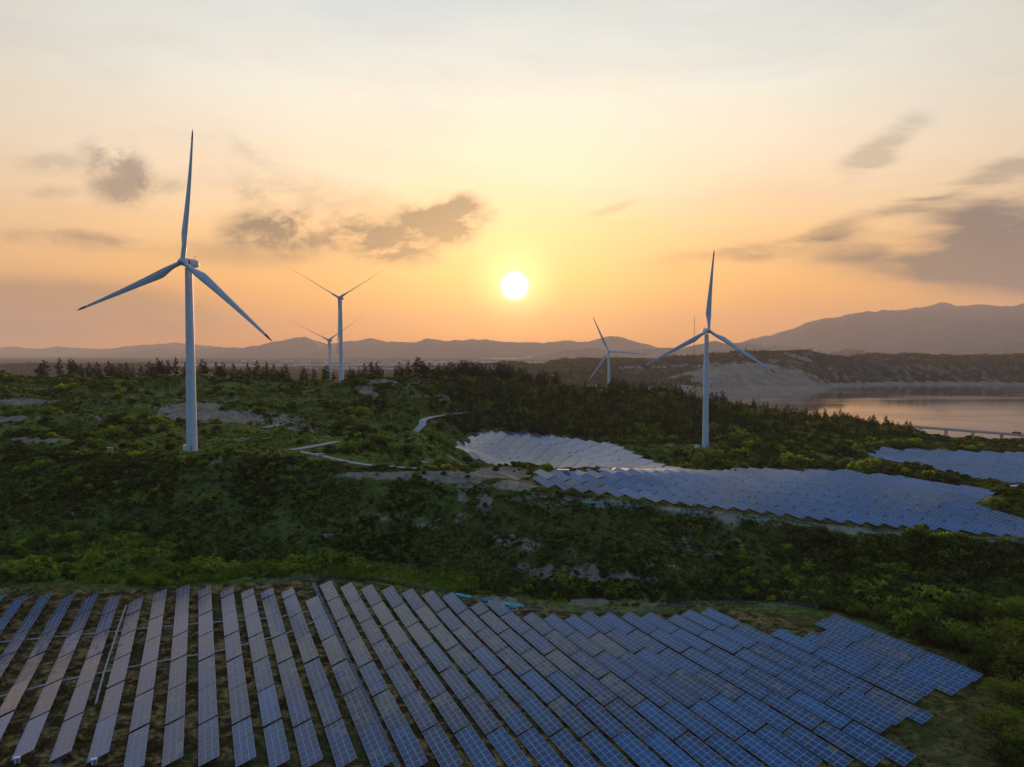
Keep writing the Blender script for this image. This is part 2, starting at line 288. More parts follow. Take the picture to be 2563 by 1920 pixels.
def polyworld(pts, dmin=60, dmax=2500): return [hit(px, py, dmin, dmax) for px, py in pts]
f2_poly = polyworld([(1150, 1050), (1145, 1033), (1170, 1022), (1300, 1026), (1380, 1021), (1440, 1010), (1478, 1020), (1560, 1021), (1620, 1019), (1740, 1022), (1850, 1025), (1950, 1036),
                     (2030, 1052), (2105, 1058), (2150, 1072), (2108, 1094), (2212, 1132), (2290, 1160), (2290, 1180), (2212, 1166), (2050, 1152), (1850, 1136), (1650, 1113), (1450, 1092), (1290, 1072), (1210, 1062)], 270, 460)
f1_poly = polyworld([(979, 968), (1024, 993), (1060, 1005), (1141, 1018), (1210, 1020), (1300, 1021), (1390, 1021), (1440, 1012), (1345, 972), (1330, 963), (1230, 951), (1180, 943), (1113, 937), (1050, 934), (1027, 939), (1005, 965)], 380, 640)
f3_poly = polyworld([(1882, 988), (1905, 976), (1960, 975), (2212, 981), (2330, 985), (2330, 1062), (2212, 1048), (2120, 1038), (2080, 1030), (2000, 1012), (1940, 1000)], 395, 700)
FIELDS = [near_poly, f2_poly, f1_poly, f3_poly]

ROAD_PX = {
 'a': ([(895, 937), (903, 930), (914, 922), (912, 915), (935, 905), (965, 898), (1008, 890)], 400, 700),
 'b': ([(625, 973), (655, 970), (690, 963), (730, 955)], 335, 450),
 'c': ([(640, 974), (700, 986), (760, 1000), (820, 1008), (900, 1012)], 325, 410),
 'd': ([(568, 925), (600, 919), (625, 916)], 380, 560),
 'e': ([(1050, 1018), (1085, 1024), (1120, 1038)], 300, 420)}
ROADW = {k: [hit(a, b, d0, d1) for a, b in p] for k, (p, d0, d1) in ROAD_PX.items()}
def roaddist(x, y):
    D_ = np.full(np.shape(x), 1e9)
    for L in ROADW.values():
        for (ax, ay), (bx, by) in zip(L[:-1], L[1:]):
            vx, vy = bx - ax, by - ay; t = np.clip(((x - ax) * vx + (y - ay) * vy) / (vx * vx + vy * vy + 1e-9), 0, 1)
            D_ = np.minimum(D_, np.hypot(x - ax - t * vx, y - ay - t * vy))
    return D_
def hdetail(x, y):
    """hummocks, gullies and dunes on top of the base heights; none under the solar fields, roads and pads"""
    flat = np.zeros(np.shape(x))
    for p in FIELDS: flat = np.maximum(flat, inpoly(x, y, p).astype(float))
    d = np.maximum(y, 1)
    near = sstep((d - 236) / 30) * (1 - sstep((d - 900) / 500))
    side = 1 - sstep((240 - d) / 20) * 0.7
    hum = fbm(x / 34, y / 26, 4, 3) * 4.2 + np.abs(fbm(x / 13, y / 13, 3, 9)) * 2.4
    mound = (np.maximum(fbm(x / 75, y / 60, 3, 21), 0) * 9.0 + np.maximum(fbm(x / 38, y / 30, 3, 23), -.05) * 8.0) * sstep((d - 350) / 60) * (1 - sstep((d - 650) / 80)) * (1 - sstep((x + 20) / 120))
    far = sstep((d - 1500) / 500)
    gul = (ridged(x / 150, y / 210, 5, 31) - .62) * 42 * sstep((d - 1900) / 200) * (1 - sstep((d - 3600) / 900))
    hb = hbase(x, y)
    gul = gul * sstep((hb - 4) / 40)
    wet = sstep((hb - .2) / 3)
    out = (hum * near * .85 + mound + gul + fbm(x / 300, y / 300, 3, 41) * 7 * far * sstep((hb - 6) / 20)) * wet * (1 - flat)
    # pads round the two near turbines stay level
    for cx, cy in ((-153, 339), (148, 544)):
        out = out * sstep((np.hypot(x - cx, y - cy) - 9) / 12)
    dd = np.full(np.shape(x), 1e9)
    for (ax, ay), (bx, by) in zip(f1_poly[:5], f1_poly[1:6]):
        vx, vy = bx - ax, by - ay; t = np.clip(((x - ax) * vx + (y - ay) * vy) / (vx * vx + vy * vy + 1e-9), 0, 1)
        dd = np.minimum(dd, np.hypot(x - ax - t * vx, y - ay - t * vy))
    out = out * (.12 + .88 * sstep((dd - 10) / 50))
    return out * sstep((roaddist(x, y) - 3.5) / 10)
def hgt(x, y):
    return hbase(x, y) + hdetail(np.asarray(x, float), np.asarray(y, float))
def hz(x, y): return float(hgt(np.array([x]), np.array([y]))[0])
def hitd(px, py, dmin=60, dmax=6000):
    r = ray(px, py); d = np.exp(np.linspace(math.log(dmin), math.log(dmax), 3000)); s = d / r[1]
    z = CAMZ + s * r[2]; h = hgt(s * r[0], d); below = np.nonzero(z < h)[0]
    k = below[0] if len(below) else len(d) - 1
    return float(s[k] * r[0]), float(d[k]), float(h[k])

# ------------------------------------------------------------------ object helpers
def tag(o, label=None, cat=None, group=None, kind=None):
    if label: o['label'] = label
    if cat: o['category'] = cat
    if group: o['group'] = group
    if kind: o['kind'] = kind
    return o
def link(o, parent=None):
    COL.objects.link(o)
    if parent is not None: o.parent = parent
    return o
def empty(name, loc=(0, 0, 0), rz=0):
    o = bpy.data.objects.new(name, None); o.location = loc; o.rotation_euler = (0, 0, rz); o.empty_display_size = 1
    return link(o)
class MB:
    def __init__(s): s.v = []; s.f = []; s.m = []; s.sm = []
    def add(s, vs, fs, mi=0, smooth=False):
        b = len(s.v); s.v += [tuple(v) for v in vs]
        for f in fs: s.f.append(tuple(i + b for i in f)); s.m.append(mi); s.sm.append(smooth)
    def box(s, c, size, mi=0, rz=0, mat=None):
        hx, hy, hz_ = size[0] / 2, size[1] / 2, size[2] / 2
        vs = [(sx * hx, sy * hy, sz * hz_) for sz in (-1, 1) for sx, sy in ((-1, -1), (1, -1), (1, 1), (-1, 1))]
        M = mat or Matrix.Rotation(rz, 4, 'Z'); c = Vector(c)
        s.add([M @ Vector(v) + c for v in vs], [(0, 3, 2, 1), (4, 5, 6, 7), (0, 1, 5, 4), (1, 2, 6, 5), (2, 3, 7, 6), (3, 0, 4, 7)], mi)
    def tube(s, pts, rads, n=10, mi=0, smooth=True, cap=True):
        pts = [Vector(p) for p in pts]; rings = []
        for i, p in enumerate(pts):
            t = (pts[min(i + 1, len(pts) - 1)] - pts[max(i - 1, 0)]).normalized()
            a = t.cross(Vector((0, 0, 1))) if abs(t.z) < .95 else t.cross(Vector((0, 1, 0))); a.normalize(); b = t.cross(a)
            rings.append([p + (a * math.cos(2*math.pi*k/n) + b * math.sin(2*math.pi*k/n)) * rads[i] for k in range(n)])
        vs = [v for r in rings for v in r]; fs = []
        for i in range(len(pts) - 1):
            for k in range(n):
                fs.append((i*n + k, (i+1)*n + k, (i+1)*n + (k+1) % n, i*n + (k+1) % n))
        s.add(vs, fs, mi, smooth)
        if cap:
            s.add(rings[0], [tuple(range(n))], mi); s.add(rings[-1], [tuple(reversed(range(n)))], mi)
    def mesh(s, name, mats):
        me = bpy.data.meshes.new(name); me.from_pydata(s.v, [], s.f)
        for m in (mats if isinstance(mats, (list, tuple)) else [mats]): me.materials.append(m)
        me.polygons.foreach_set('material_index', s.m); me.polygons.foreach_set('use_smooth', s.sm); me.update()
        return me
    def build(s, name, mats, parent=None):
        o = bpy.data.objects.new(name, s.mesh(name, mats)); return link(o, parent)
def npmesh(name, V, Fq, mats, midx=None, smooth=False):
    """V (n,3), Fq (m,4) or (m,3) numpy"""
    me = bpy.data.meshes.new(name); k = Fq.shape[1]
    me.vertices.add(len(V)); me.vertices.foreach_set('co', V.astype(np.float32).ravel())
    me.loops.add(Fq.size); me.loops.foreach_set('vertex_index', Fq.astype(np.int32).ravel())
    me.polygons.add(len(Fq)); me.polygons.foreach_set('loop_start', np.arange(0, Fq.size, k, dtype=np.int32))
    me.polygons.foreach_set('loop_total', np.full(len(Fq), k, np.int32))
    for m in (mats if isinstance(mats, (list, tuple)) else [mats]): me.materials.append(m)
    if midx is not None: me.polygons.foreach_set('material_index', midx.astype(np.int32))
    me.polygons.foreach_set('use_smooth', np.full(len(Fq), smooth)); me.update(calc_edges=True); me.validate()
    return me
def vcol(me, name, arr):
    a = me.color_attributes.new(name, 'FLOAT_COLOR', 'POINT')
    c = np.ones((len(me.vertices), 4), np.float32); c[:, :arr.shape[1]] = arr; a.data.foreach_set('color', c.ravel())

# ------------------------------------------------------------------ materials
def newmat(name):
    m = bpy.data.materials.new(name); m.use_nodes = True; nt = m.node_tree
    return m, nt, nt.nodes['Principled BSDF']
def simple(name, col, rough=.6, metal=0, var=0.0, scale=1.0, spec=.5):
    m, nt, b = newmat(name); b.inputs['Roughness'].default_value = rough; b.inputs['Metallic'].default_value = metal
    b.inputs['Specular IOR Level'].default_value = spec
    if var:
        tc = nt.nodes.new('ShaderNodeTexCoord'); n = noise(nt, scale, 4, .6, S(nt, tc.outputs['Object']))
        c = mixc(nt, n.ss(.3, .7), tuple(v * (1 - var) for v in col), tuple(min(1, v * (1 + var)) for v in col)); nt.links.new(c.k, b.inputs['Base Color'])
    else: b.inputs['Base Color'].default_value = (*col, 1)
    return m
M_white = simple('turbine_paint', (.70, .73, .76), .5, var=.06, scale=.35)
M_hub = simple('hub_paint', (.60, .62, .64), .6, var=.08, scale=.8)
M_red = simple('red_paint', (.42, .045, .03), .45)
M_dark = simple('dark_rubber', (.03, .03, .035), .6)
M_steel = simple('galvanised_steel', (.42, .44, .46), .45, .6, .15, 2)
M_conc = simple('concrete', (.40, .38, .35), .9, 0, .18, .6)
M_gravel = simple('grey_gravel', (.13, .13, .14), .95, 0, .35, 1.5)
M_box = simple('white_enamel', (.74, .77, .80), .75, 0, .05, 1)
M_blue = simple('blue_enamel', (.10, .22, .45), .5)
M_roofs = simple('roof_tiles', (.20, .11, .09), .8, 0, .2, .5)
M_wall = simple('lime_plaster', (.62, .60, .57), .85, 0, .12, .3)
M_glass = simple('dark_glass', (.03, .035, .045), .12)
M_tarp = simple('turquoise_netting', (.03, .42, .40), .6, 0, .25, 1.2)
M_tarpb = simple('blue_sheeting', (.05, .08, .22), .55, 0, .2, 1)
M_net = simple('pale_green_netting', (.30, .45, .40), .8, 0, .35, .6)

def ground_material():
    m, nt, b = newmat('ground_cover')
    geo = nt.nodes.new('ShaderNodeNewGeometry'); P = S(nt, geo.outputs['Position'])
    at = nt.nodes.new('ShaderNodeVertexColor'); at.layer_name = 'cover'
    sp = nt.nodes.new('ShaderNodeSeparateColor'); nt.links.new(at.outputs[0], sp.inputs[0])
    sand, soil, lush_lit = (S(nt, sp.outputs[i]) for i in range(3))
    at2 = nt.nodes.new('ShaderNodeVertexColor'); at2.layer_name = 'cover_far'
    sp2 = nt.nodes.new('ShaderNodeSeparateColor'); nt.links.new(at2.outputs[0], sp2.inputs[0])
    far, rock, bare = (S(nt, sp2.outputs[i]) for i in range(3))
    n_big = noise(nt, .018, 6, .6, P, dist=.6); n_mid = noise(nt, .12, 6, .65, P, dist=.4); n_fine = noise(nt, .9, 5, .7, P)
    n_far = noise(nt, .006, 8, .68, P, dist=.8); n_f2 = noise(nt, .03, 6, .65, vscale(nt, P, (1, .45, 1)), dist=.5)
    grass = mixc(nt, n_mid.ss(.3, .72), (.046, .068, .013), (.120, .140, .028))
    n_tuft = noise(nt, .42, 5, .75, P, dist=.5)
    grass = mixc(nt, n_tuft.ss(.50, .60, 0, .85), grass, (.010, .016, .004)); grass = mixc(nt, n_fine.ss(.38, .47, .75, 0), grass, (.12, .14, .038))
    dry = mixc(nt, n_fine.ss(.3, .7), (.070, .060, .024), (.105, .085, .038))
    grass = mixc(nt, (n_big * .6 + n_mid * .4).ss(.50, .66, 0, .55), grass, dry)
    lush_lit_c = mixc(nt, n_mid.ss(.35, .65), (.075, .10, .016), (.21, .21, .040))
    lush_lit_c = mixc(nt, n_tuft.ss(.50, .60, 0, .7), lush_lit_c, (.022, .036, .008))
    c = mixc(nt, lush_lit, grass, lush_lit_c)  # rank growth, plus the plateau's light painted in as colour
    # dry soil with straw between the tables
    soilc = mixc(nt, n_fine.ss(.32, .68), (.12, .072, .026), (.40, .26, .10))
    n_pat = noise(nt, .26, 4, .6, P, dist=.6)
    soilc = mixc(nt, n_pat.ss(.38, .58, 0, .93), soilc, (.024, .015, .006))  # near-black blotches paint the shade beside the tables into the soil
    soilc = mixc(nt, n_mid.ss(.50, .68), soilc, mixc(nt, n_fine.ss(.3, .7), (.028, .028, .008), (.13, .11, .04)))
    soilc = mixc(nt, n_big.ss(.52, .68, 0, .6), soilc, (.045, .06, .02))
    c = mixc(nt, soil, c, soilc)
    sandc = mixc(nt, n_mid.ss(.3, .75), (.20, .15, .10), (.36, .285, .20))
    sm = (sand * 1.35 + (n_mid - .5) * 2.2 + (n_fine - .5) * 1.8)
    sandc = mixc(nt, n_tuft.ss(.52, .60, 0, .75), sandc, (.055, .060, .025))
    c = mixc(nt, sm.ss(.55, .95), c, sandc)
    # far country: scrub, terraces and pale tracks
    fc = mixc(nt, n_f2.ss(.35, .65), (.022, .024, .014), (.055, .048, .030))
    fc = mixc(nt, (n_far * .5 + n_f2 * .5).ss(.575, .63, 0, .7), fc, (.19, .145, .10))
    fc = mixc(nt, rock * n_f2.ss(.47, .66) * .85, fc, (.22, .17, .13))
    dune = mixc(nt, n_f2.ss(.3, .75), (.20, .155, .11), (.34, .27, .195))
    fc = mixc(nt, (bare * 1.5 + (n_f2 - .5) * 1.6 + (n_far - .5)).ss(.5, .85), fc, dune)
    c = mixc(nt, far, c, fc)
    nt.links.new(c.k, b.inputs['Base Color']); b.inputs['Roughness'].default_value = .95; b.inputs['Specular IOR Level'].default_value = 0.0
    bp = nt.nodes.new('ShaderNodeBump'); bp.inputs['Strength'].default_value = .6; bp.inputs['Distance'].default_value = .8
    hh = n_fine * .5 + n_mid * 1.5 + n_f2 * far * 14.0; nt.links.new(hh.k, bp.inputs['Height']); nt.links.new(bp.outputs[0], b.inputs['Normal'])
    return m
M_ground = ground_material()

def leaf_material(name, a, b2, rough=.7, trans=.35):
    m, nt, b = newmat(name); nt.nodes.remove(b); out = nt.nodes['Material Output']
    oi = nt.nodes.new('ShaderNodeObjectInfo'); rnd = S(nt, oi.outputs['Random'])
    geo = nt.nodes.new('ShaderNodeNewGeometry'); ri = S(nt, geo.outputs['Random Per Island'])
    P = S(nt, geo.outputs['Position']); nb = noise(nt, .045, 5, .65, P).ss(.35, .65); nc = noise(nt, .55, 3, .5, P).ss(.40, .60)
    c = mixc(nt, (rnd * .35 + ri * .22 + nb * .33 + nc * .38).ss(.25, 1.08), a, b2)
    d = nt.nodes.new('ShaderNodeBsdfDiffuse'); nt.links.new(c.k, d.inputs[0])
    t = nt.nodes.new('ShaderNodeBsdfTranslucent'); tcl = mixc(nt, 1.0, c, (1.35, 1.50, .35), 'MULTIPLY'); nt.links.new(tcl.k, t.inputs[0])
    mx = nt.nodes.new('ShaderNodeMixShader'); mx.inputs[0].default_value = trans
    nt.links.new(d.outputs[0], mx.inputs[1]); nt.links.new(t.outputs[0], mx.inputs[2]); nt.links.new(mx.outputs[0], out.inputs[0])
    return m
M_leaf = leaf_material('shrub_leaves', (.020, .036, .009), (.125, .155, .028))
M_leafb = leaf_material('bright_leaves', (.10, .14, .016), (.31, .34, .045), trans=.4)
M_leafd = leaf_material('dull_scrub', (.050, .056, .022), (.13, .12, .05))
M_needle = leaf_material('pine_needles', (.020, .034, .013), (.070, .088, .026), trans=.2)
M_tree = leaf_material('tree_leaves', (.026, .046, .010), (.23, .24, .034), trans=.4)
M_straw = leaf_material('straw', (.16, .105, .038), (.34, .23, .085), trans=.3)
M_bark = simple('bark', (.07, .05, .035), .9, 0, .3, 2)

def panel_material(name, src):
    m, nt, b = newmat(name)
    if src == 'object':
        oi = nt.nodes.new('ShaderNodeObjectInfo'); base = S(nt, oi.outputs['Color'])
    else:
        a = nt.nodes.new('ShaderNodeVertexColor'); a.layer_name = 'tint'; base = S(nt, a.outputs[0])
    geo = nt.nodes.new('ShaderNodeNewGeometry'); P = S(nt, geo.outputs['Position'])
    n = noise(nt, 1.6, 4, .6, P)
    c = mixc(nt, n.ss(.35, .75, 0, .07), base, (.10, .095, .09))
    nt.links.new(c.k, b.inputs['Base Color']); b.inputs['Roughness'].default_value = .17
    b.inputs['IOR'].default_value = 1.42
    return m
M_panel = panel_material('cell_glass', 'object'); M_panel_v = panel_material('cell_glass_far', 'vertex')
M_frame = simple('aluminium_frame', (.25, .38, .50), .45, .3)

# ------------------------------------------------------------------ ground sheet
def build_ground():
    r = [4.0]
    while r[-1] < 23000: r.append(r[-1] * 1.0085 + (.25 if r[-1] < 60 else 0))
    r = np.array(r)
    th = np.concatenate([np.radians(np.arange(-180, -43, 3.0)), np.radians(np.arange(-43, 43.01, .135)), np.radians(np.arange(46, 179, 3.0))])
    NR, NT = len(r), len(th)
    RR, TH = np.meshgrid(r, th, indexing='ij'); X = RR * np.sin(TH); Y = RR * np.cos(TH)
    Z = hgt(X, Y)
    V = np.stack([X.ravel(), Y.ravel(), Z.ravel()], 1)
    V = np.vstack([V, [[0, 0, float(hbase(0., 0.))]]])
    I = np.arange(NR * NT).reshape(NR, NT); J = np.roll(I, -1, 1)
    Fq = np.stack([I[:-1], I[1:], J[1:], J[:-1]], -1).reshape(-1, 4)
    Fq = Fq[:, ::-1]
    me = npmesh('ground', V, Fq, M_ground, smooth=True)
    x, y, z = V[:, 0], V[:, 1], V[:, 2]; px, py = project(x, y, z); fr = y > 30
    def ell(cx, cy, rx, ry, rot=0.0, dm=(0, 1e9)):
        c, s = math.cos(rot), math.sin(rot); a = ((px - cx) * c + (py - cy) * s) / rx; b_ = ((py - cy) * c - (px - cx) * s) / ry
        return np.where(fr & (y > dm[0]) & (y < dm[1]), sstep(1.6 - np.hypot(a, b_)), 0)
    sand = np.zeros(len(V)); wild = (fbm(x / 28, y / 14, 4, 61) > .36) * fr * (y > 246) * (y < 640) * .42
    for e in [(425, 890, 85, 22, .05, (430, 560)), (500, 900, 60, 14, 0, (430, 560)), (590, 905, 60, 12, 0, (400, 560)), (930, 1026, 215, 9, 0, (290, 345)), (1085, 1018, 60, 8, 0, (290, 420)), (1110, 1048, 45, 12, 0, (285, 345)), (985, 1040, 70, 6, .1, (285, 345)),
              (975, 925, 50, 4, .35, (400, 560)), (815, 825, 45, 5, 0, (600, 760)), (870, 840, 40, 5, -.4, (600, 760)), (800, 850, 30, 10, .5, (560, 760)), (960, 860, 60, 4, .1, (560, 760)), (1080, 868, 60, 4, 0, (560, 780)), (1180, 885, 30, 14, .8, (600, 800)),
              (50, 868, 60, 7, 0, (400, 640)), (30, 905, 70, 7, 0, (400, 560)), (260, 903, 60, 6, 0, (400, 560)), (60, 950, 70, 7, 0, (340, 460)), (30, 985, 30, 6, 0, (320, 400)), (1300, 1085, 150, 5, .12, (280, 312)), (1500, 1105, 200, 4, .1, (280, 306)),
              (1750, 1135, 240, 4, .1, (270, 300)), (2100, 1163, 140, 4, .1, (265, 300)), (1250, 1240, 130, 20, .1, (250, 300)), (1120, 1170, 60, 12, .2, (250, 310)), (1350, 1255, 80, 12, 0, (245, 300)), (1275, 1300, 45, 9, 0, (200, 280)), (1280, 1288, 30, 4, 0, (200, 280)), (1080, 1300, 40, 12, 0, (200, 280)),
              (700, 1160, 50, 4, -.4, (250, 320)), (1500, 1190, 60, 8, .1, (250, 300)), (1830, 1195, 50, 8, .1, (240, 300)), (1310, 1225, 160, 4, 0, (250, 300)), (660, 925, 40, 5, 0, (400, 560)), (1000, 870, 60, 6, .3, (560, 760)), (1360, 870, 60, 8, 0, (650, 850)), (1680, 900, 40, 4, 0, (600, 800)), (1860, 985, 35, 8, 0, (420, 600)), (2120, 1048, 70, 6, .1, (360, 440)),
              (1005, 1052, 18, 30, .2, (285, 330)), (1045, 1080, 16, 26, 0, (285, 330)), (1165, 1085, 60, 6, .1, (280, 320)), (2120, 1075, 20, 8, 0, (340, 400))]:
        sand = np.maximum(sand, ell(*e))
    sand = np.maximum(sand, wild)
    soil = inpoly(x, y, [(-190, 110), (-190, 236), (-120, 234), (-62, 250), (5, 249), (20, 240), (76, 243), (90, 240), (130, 215), (140, 180), (118, 150), (104, 110)]).astype(float)
    soil = np.maximum(soil, inpoly(x, y, [(-230, 20), (-230, 112), (105, 112), (130, 20)]).astype(float))
    for p in FIELDS[1:]: soil = np.maximum(soil, inpoly(x, y, p) * .9)
    lush_lit = np.zeros(len(V))
    for e in [(430, 950, 620, 70, 0, (330, 480)), (250, 860, 420, 50, 0, (450, 660)), (600, 1238, 260, 16, .02, (225, 300)), (900, 1265, 110, 18, .15, (225, 290)), (100, 1180, 330, 45, .12, (235, 300)), (40, 1250, 110, 12, .1, (215, 280)), (330, 1245, 130, 24, 0, (225, 290)), (600, 960, 380, 40, 0, (340, 460)), (150, 950, 260, 40, 0, (335, 470)), (100, 850, 160, 20, 0, (450, 640)), (250, 850, 130, 20, .2, (480, 600)), (1440, 965, 130, 8, .1, (500, 600)), (1900, 1000, 180, 20, .1, (430, 600)), (1700, 1310, 400, 16, 0, (215, 290)), (1300, 1310, 160, 14, 0, (205, 280)), (2160, 1110, 80, 36, 0, (300, 380))]:  # the broad plateau ellipses paint its extra sun and sky light into the grass
        lush_lit = np.maximum(lush_lit, ell(*e) * .8)
    soil = soil * (1 - .45 * sstep((x - 70) / 30))
    vcol(me, 'cover', np.stack([sand, soil, lush_lit], 1))
    far = sstep((y - 900) / 300); slope = np.gradient(Z, axis=0) / np.gradient(RR, axis=0); slope = np.append(np.abs(slope).ravel(), 0)
    rock = sstep((slope - .1) / .3) * sstep((y - 1700) / 300)
    hb = z; bare = np.zeros(len(V))
    for e in [(1640, 820, 130, 30, .1, (1900, 2650)), (1560, 850, 130, 12, 0, (1400, 2200)), (1690, 845, 90, 14, 0, (1700, 2400)), (1450, 838, 90, 5, 0, (1500, 2400)), (1400, 845, 120, 5, .1, (1300, 2200)), (1020, 797, 60, 8, 0, (1800, 3500)), (1500, 803, 60, 3, -.25, (2000, 3000)), (1720, 770, 40, 4, .3, (2500, 2800))]:
        bare = np.maximum(bare, ell(*e))
    bare = np.maximum(bare, ((z < 9) & (z > -2) & (y > 1500) & (y < 2700) & (x > 400)) * 1.0)
    vcol(me, 'cover_far', np.stack([far, rock, bare], 1))
    o = link(bpy.data.objects.new('ground', me)); tag(o, 'green and sandy ground of hummocks, slopes and plain', kind='structure')
build_ground()

def build_water():
    m, nt, b = newmat('lake_water')
    b.inputs['Base Color'].default_value = (.14, .11, .08, 1); b.inputs['Roughness'].default_value = .10; b.inputs['IOR'].default_value = 1.33
    b.inputs['Specular IOR Level'].default_value = .9
    geo = nt.nodes.new('ShaderNodeNewGeometry'); P = S(nt, geo.outputs['Position'])
    n = noise(nt, .02, 4, .6, vscale(nt, P, (.7, 2.2, 1))); n2 = noise(nt, .3, 3, .6, vscale(nt, P, (1, 2, 1)))
    big = noise(nt, .0028, 4, .55, vscale(nt, P, (1, 2.5, 1)), dist=.6)
    nt.links.new(big.ss(.42, .66, .05, .13).k, b.inputs['Roughness'])
    bp = nt.nodes.new('ShaderNodeBump'); bp.inputs['Strength'].default_value = .05; bp.inputs['Distance'].default_value = .6
    nt.links.new((n * 1.0 + n2 * .3).k, bp.inputs['Height']); nt.links.new(bp.outputs[0], b.inputs['Normal'])
    mb = MB(); mb.add([(-9000, 780, 0), (9000, 780, 0), (9000, 9000, 0), (-9000, 9000, 0)], [(0, 1, 2, 3)])
    tag(mb.build('lake_water', m), 'calm golden lake water below the dark cliffs', kind='structure')
build_water()

# ------------------------------------------------------------------ mountains
M_mount = simple('mountain_scrub', (.045, .038, .030), .95, 0, .3, .002)
def mountain(name, pts, D, depth, label, seed, base=10):
    xs = np.array([p[0] for p in pts], float); ys = np.array([p[1] for p in pts], float)
    n = 420; m = 40; px = np.linspace(xs[0], xs[-1], n); py = np.interp(px, xs, ys)
    X0 = (px - 1106) / 1533 * D; H = CAMZ - (py - 765) / 1533 * D
    V = np.zeros((n, m, 3)); vs = np.linspace(-1, 1, m)
    for j, v in enumerate(vs):
        yv = D + v * depth; prof = (1 - abs(v)) ** .95
        fn = ridged(X0 / (depth * .45), np.full(n, yv) / (depth * .7), 4, seed) - .6
        hgt_ = base - 20 + (H - base + 20) * np.clip(prof * (1 + fn * 1.1 * min(1, abs(v) * 4) ), 0, None)
        if abs(v) < .03: hgt_ = H
        V[:, j, 0] = X0 * (1 if v < 0 else 1) ; V[:, j, 1] = yv; V[:, j, 2] = np.minimum(hgt_, CAMZ + (H - CAMZ) * yv / D + (0 if v < 0 else 0))
    V[:, :, 0] = V[:, :, 0] * (V[:, :, 1] / D)
    I = np.arange(n * m).reshape(n, m)
    Fq = np.stack([I[:-1, :-1], I[1:, :-1], I[1:, 1:], I[:-1, 1:]], -1).reshape(-1, 4)
    me = npmesh(name, V.reshape(-1, 3), Fq, M_mount, smooth=True)
    tag(link(bpy.data.objects.new(name, me)), label, kind='structure')
z6 = lambda L: [(1435 + a / 2.7427, 604 + b / 2.7427) for a, b in L]
z3_ = lambda L: [(a / 3.661, 707.7 + b / 3.661) for a, b in L]
def jag(pts, amp, seed, step=6):
    amp = amp * 1.9
    xs = np.array([p[0] for p in pts], float); ys = np.array([p[1] for p in pts], float)
    q = np.arange(xs[0], xs[-1], step); e = np.interp(q, xs, ys) + fbm(q / 17, q * 0 + seed, 5, seed, .68) * amp
    return list(zip(q, e))
mountain('mountain_range', jag([(250, 772), (300, 758), (350, 752), (390, 757), (470, 750), (520, 752), (560, 745), (600, 738), (640, 731), (660, 729), (690, 738), (712, 743), (760, 737), (800, 732), (830, 736), (890, 741), (930, 731), (960, 737), (1000, 735), (1050, 733), (1080, 738), (1130, 740), (1170, 740), (1220, 737), (1270, 738), (1300, 730), (1335, 727), (1360, 733), (1400, 746), (1440, 756), (1480, 772)], 2.2, 5), 17000, 1900, 'long hazy mountain range under the sun', 51)
mountain('mountain_range', jag([(1000, 778), (1060, 773), (1170, 766), (1230, 756), (1280, 752), (1340, 757), (1400, 755), (1435, 752), (1468, 754), (1497, 746), (1541, 737), (1574, 744), (1614, 739), (1650, 746), (1687, 746), (1727, 752), (1749, 755), (1800, 770), (1830, 778)], 1.8, 8), 12500, 1100, 'lower nearer ridge behind the right-hand turbine', 61)
mountain('mountain', jag(z6([(380, 440), (430, 382), (520, 350), (640, 325), (760, 290), (860, 250), (940, 232), (1020, 225), (1080, 208), (1180, 190), (1250, 192), (1290, 183), (1370, 187), (1440, 175), (1500, 167), (1580, 155), (1655, 133), (1720, 163), (1780, 155), (1880, 150), (1970, 158), (2050, 160), (2130, 142), (2300, 150), (2500, 175), (2700, 160)]), 1.8, 11), 15500, 3100, 'tall hazy mountain above the lake on the right', 71)
mountain('foothill', jag(z6([(900, 470), (960, 437), (1020, 425), (1090, 408), (1160, 415), (1230, 440), (1260, 450), (1300, 465)]), 1.0, 14), 8200, 560, 'small rounded foothill behind the gap in the cliffs', 81)
mountain('foothill', jag(z6([(1480, 462), (1540, 440), (1650, 420), (1800, 395), (1880, 410), (1950, 385), (2000, 365), (2130, 370), (2300, 360), (2500, 400)]), 1.2, 15), 10500, 850, 'dim foothills at the right below the tall mountain', 83)
mountain('distant_range', jag(z3_([(-400, 170), (0, 160), (120, 150), (220, 165), (350, 168), (470, 150), (600, 162), (760, 172), (900, 165), (1060, 140), (1250, 130), (1400, 120), (1540, 135), (1700, 150), (1900, 165)]), 1.2, 17), 20800, 1000, 'faint farthest hills at the left horizon', 91)

# ------------------------------------------------------------------ haze
def build_haze():
    mb = MB(); x0, x1, y0, y1, z0, z1 = -19500, 19500, -1500, 23500, -6.5, 1330
    mb.box(((x0 + x1) / 2, (y0 + y1) / 2, (z0 + z1) / 2), (x1 - x0, y1 - y0, z1 - z0))
    m = bpy.data.materials.new('haze'); m.use_nodes = True; nt = m.node_tree; nt.nodes.clear()
    out = nt.nodes.new('ShaderNodeOutputMaterial'); v = nt.nodes.new('ShaderNodeVolumePrincipled')
    v.inputs['Color'].default_value = (.97, .92, .86, 1); v.inputs['Density'].default_value = HAZE_D; v.inputs['Anisotropy'].default_value = .15
    nt.links.new(v.outputs[0], out.inputs['Volume'])
    o = mb.build('haze', m); tag(o, 'warm evening haze over the whole landscape', kind='stuff')
HAZE_D = 4.6e-5
build_haze()

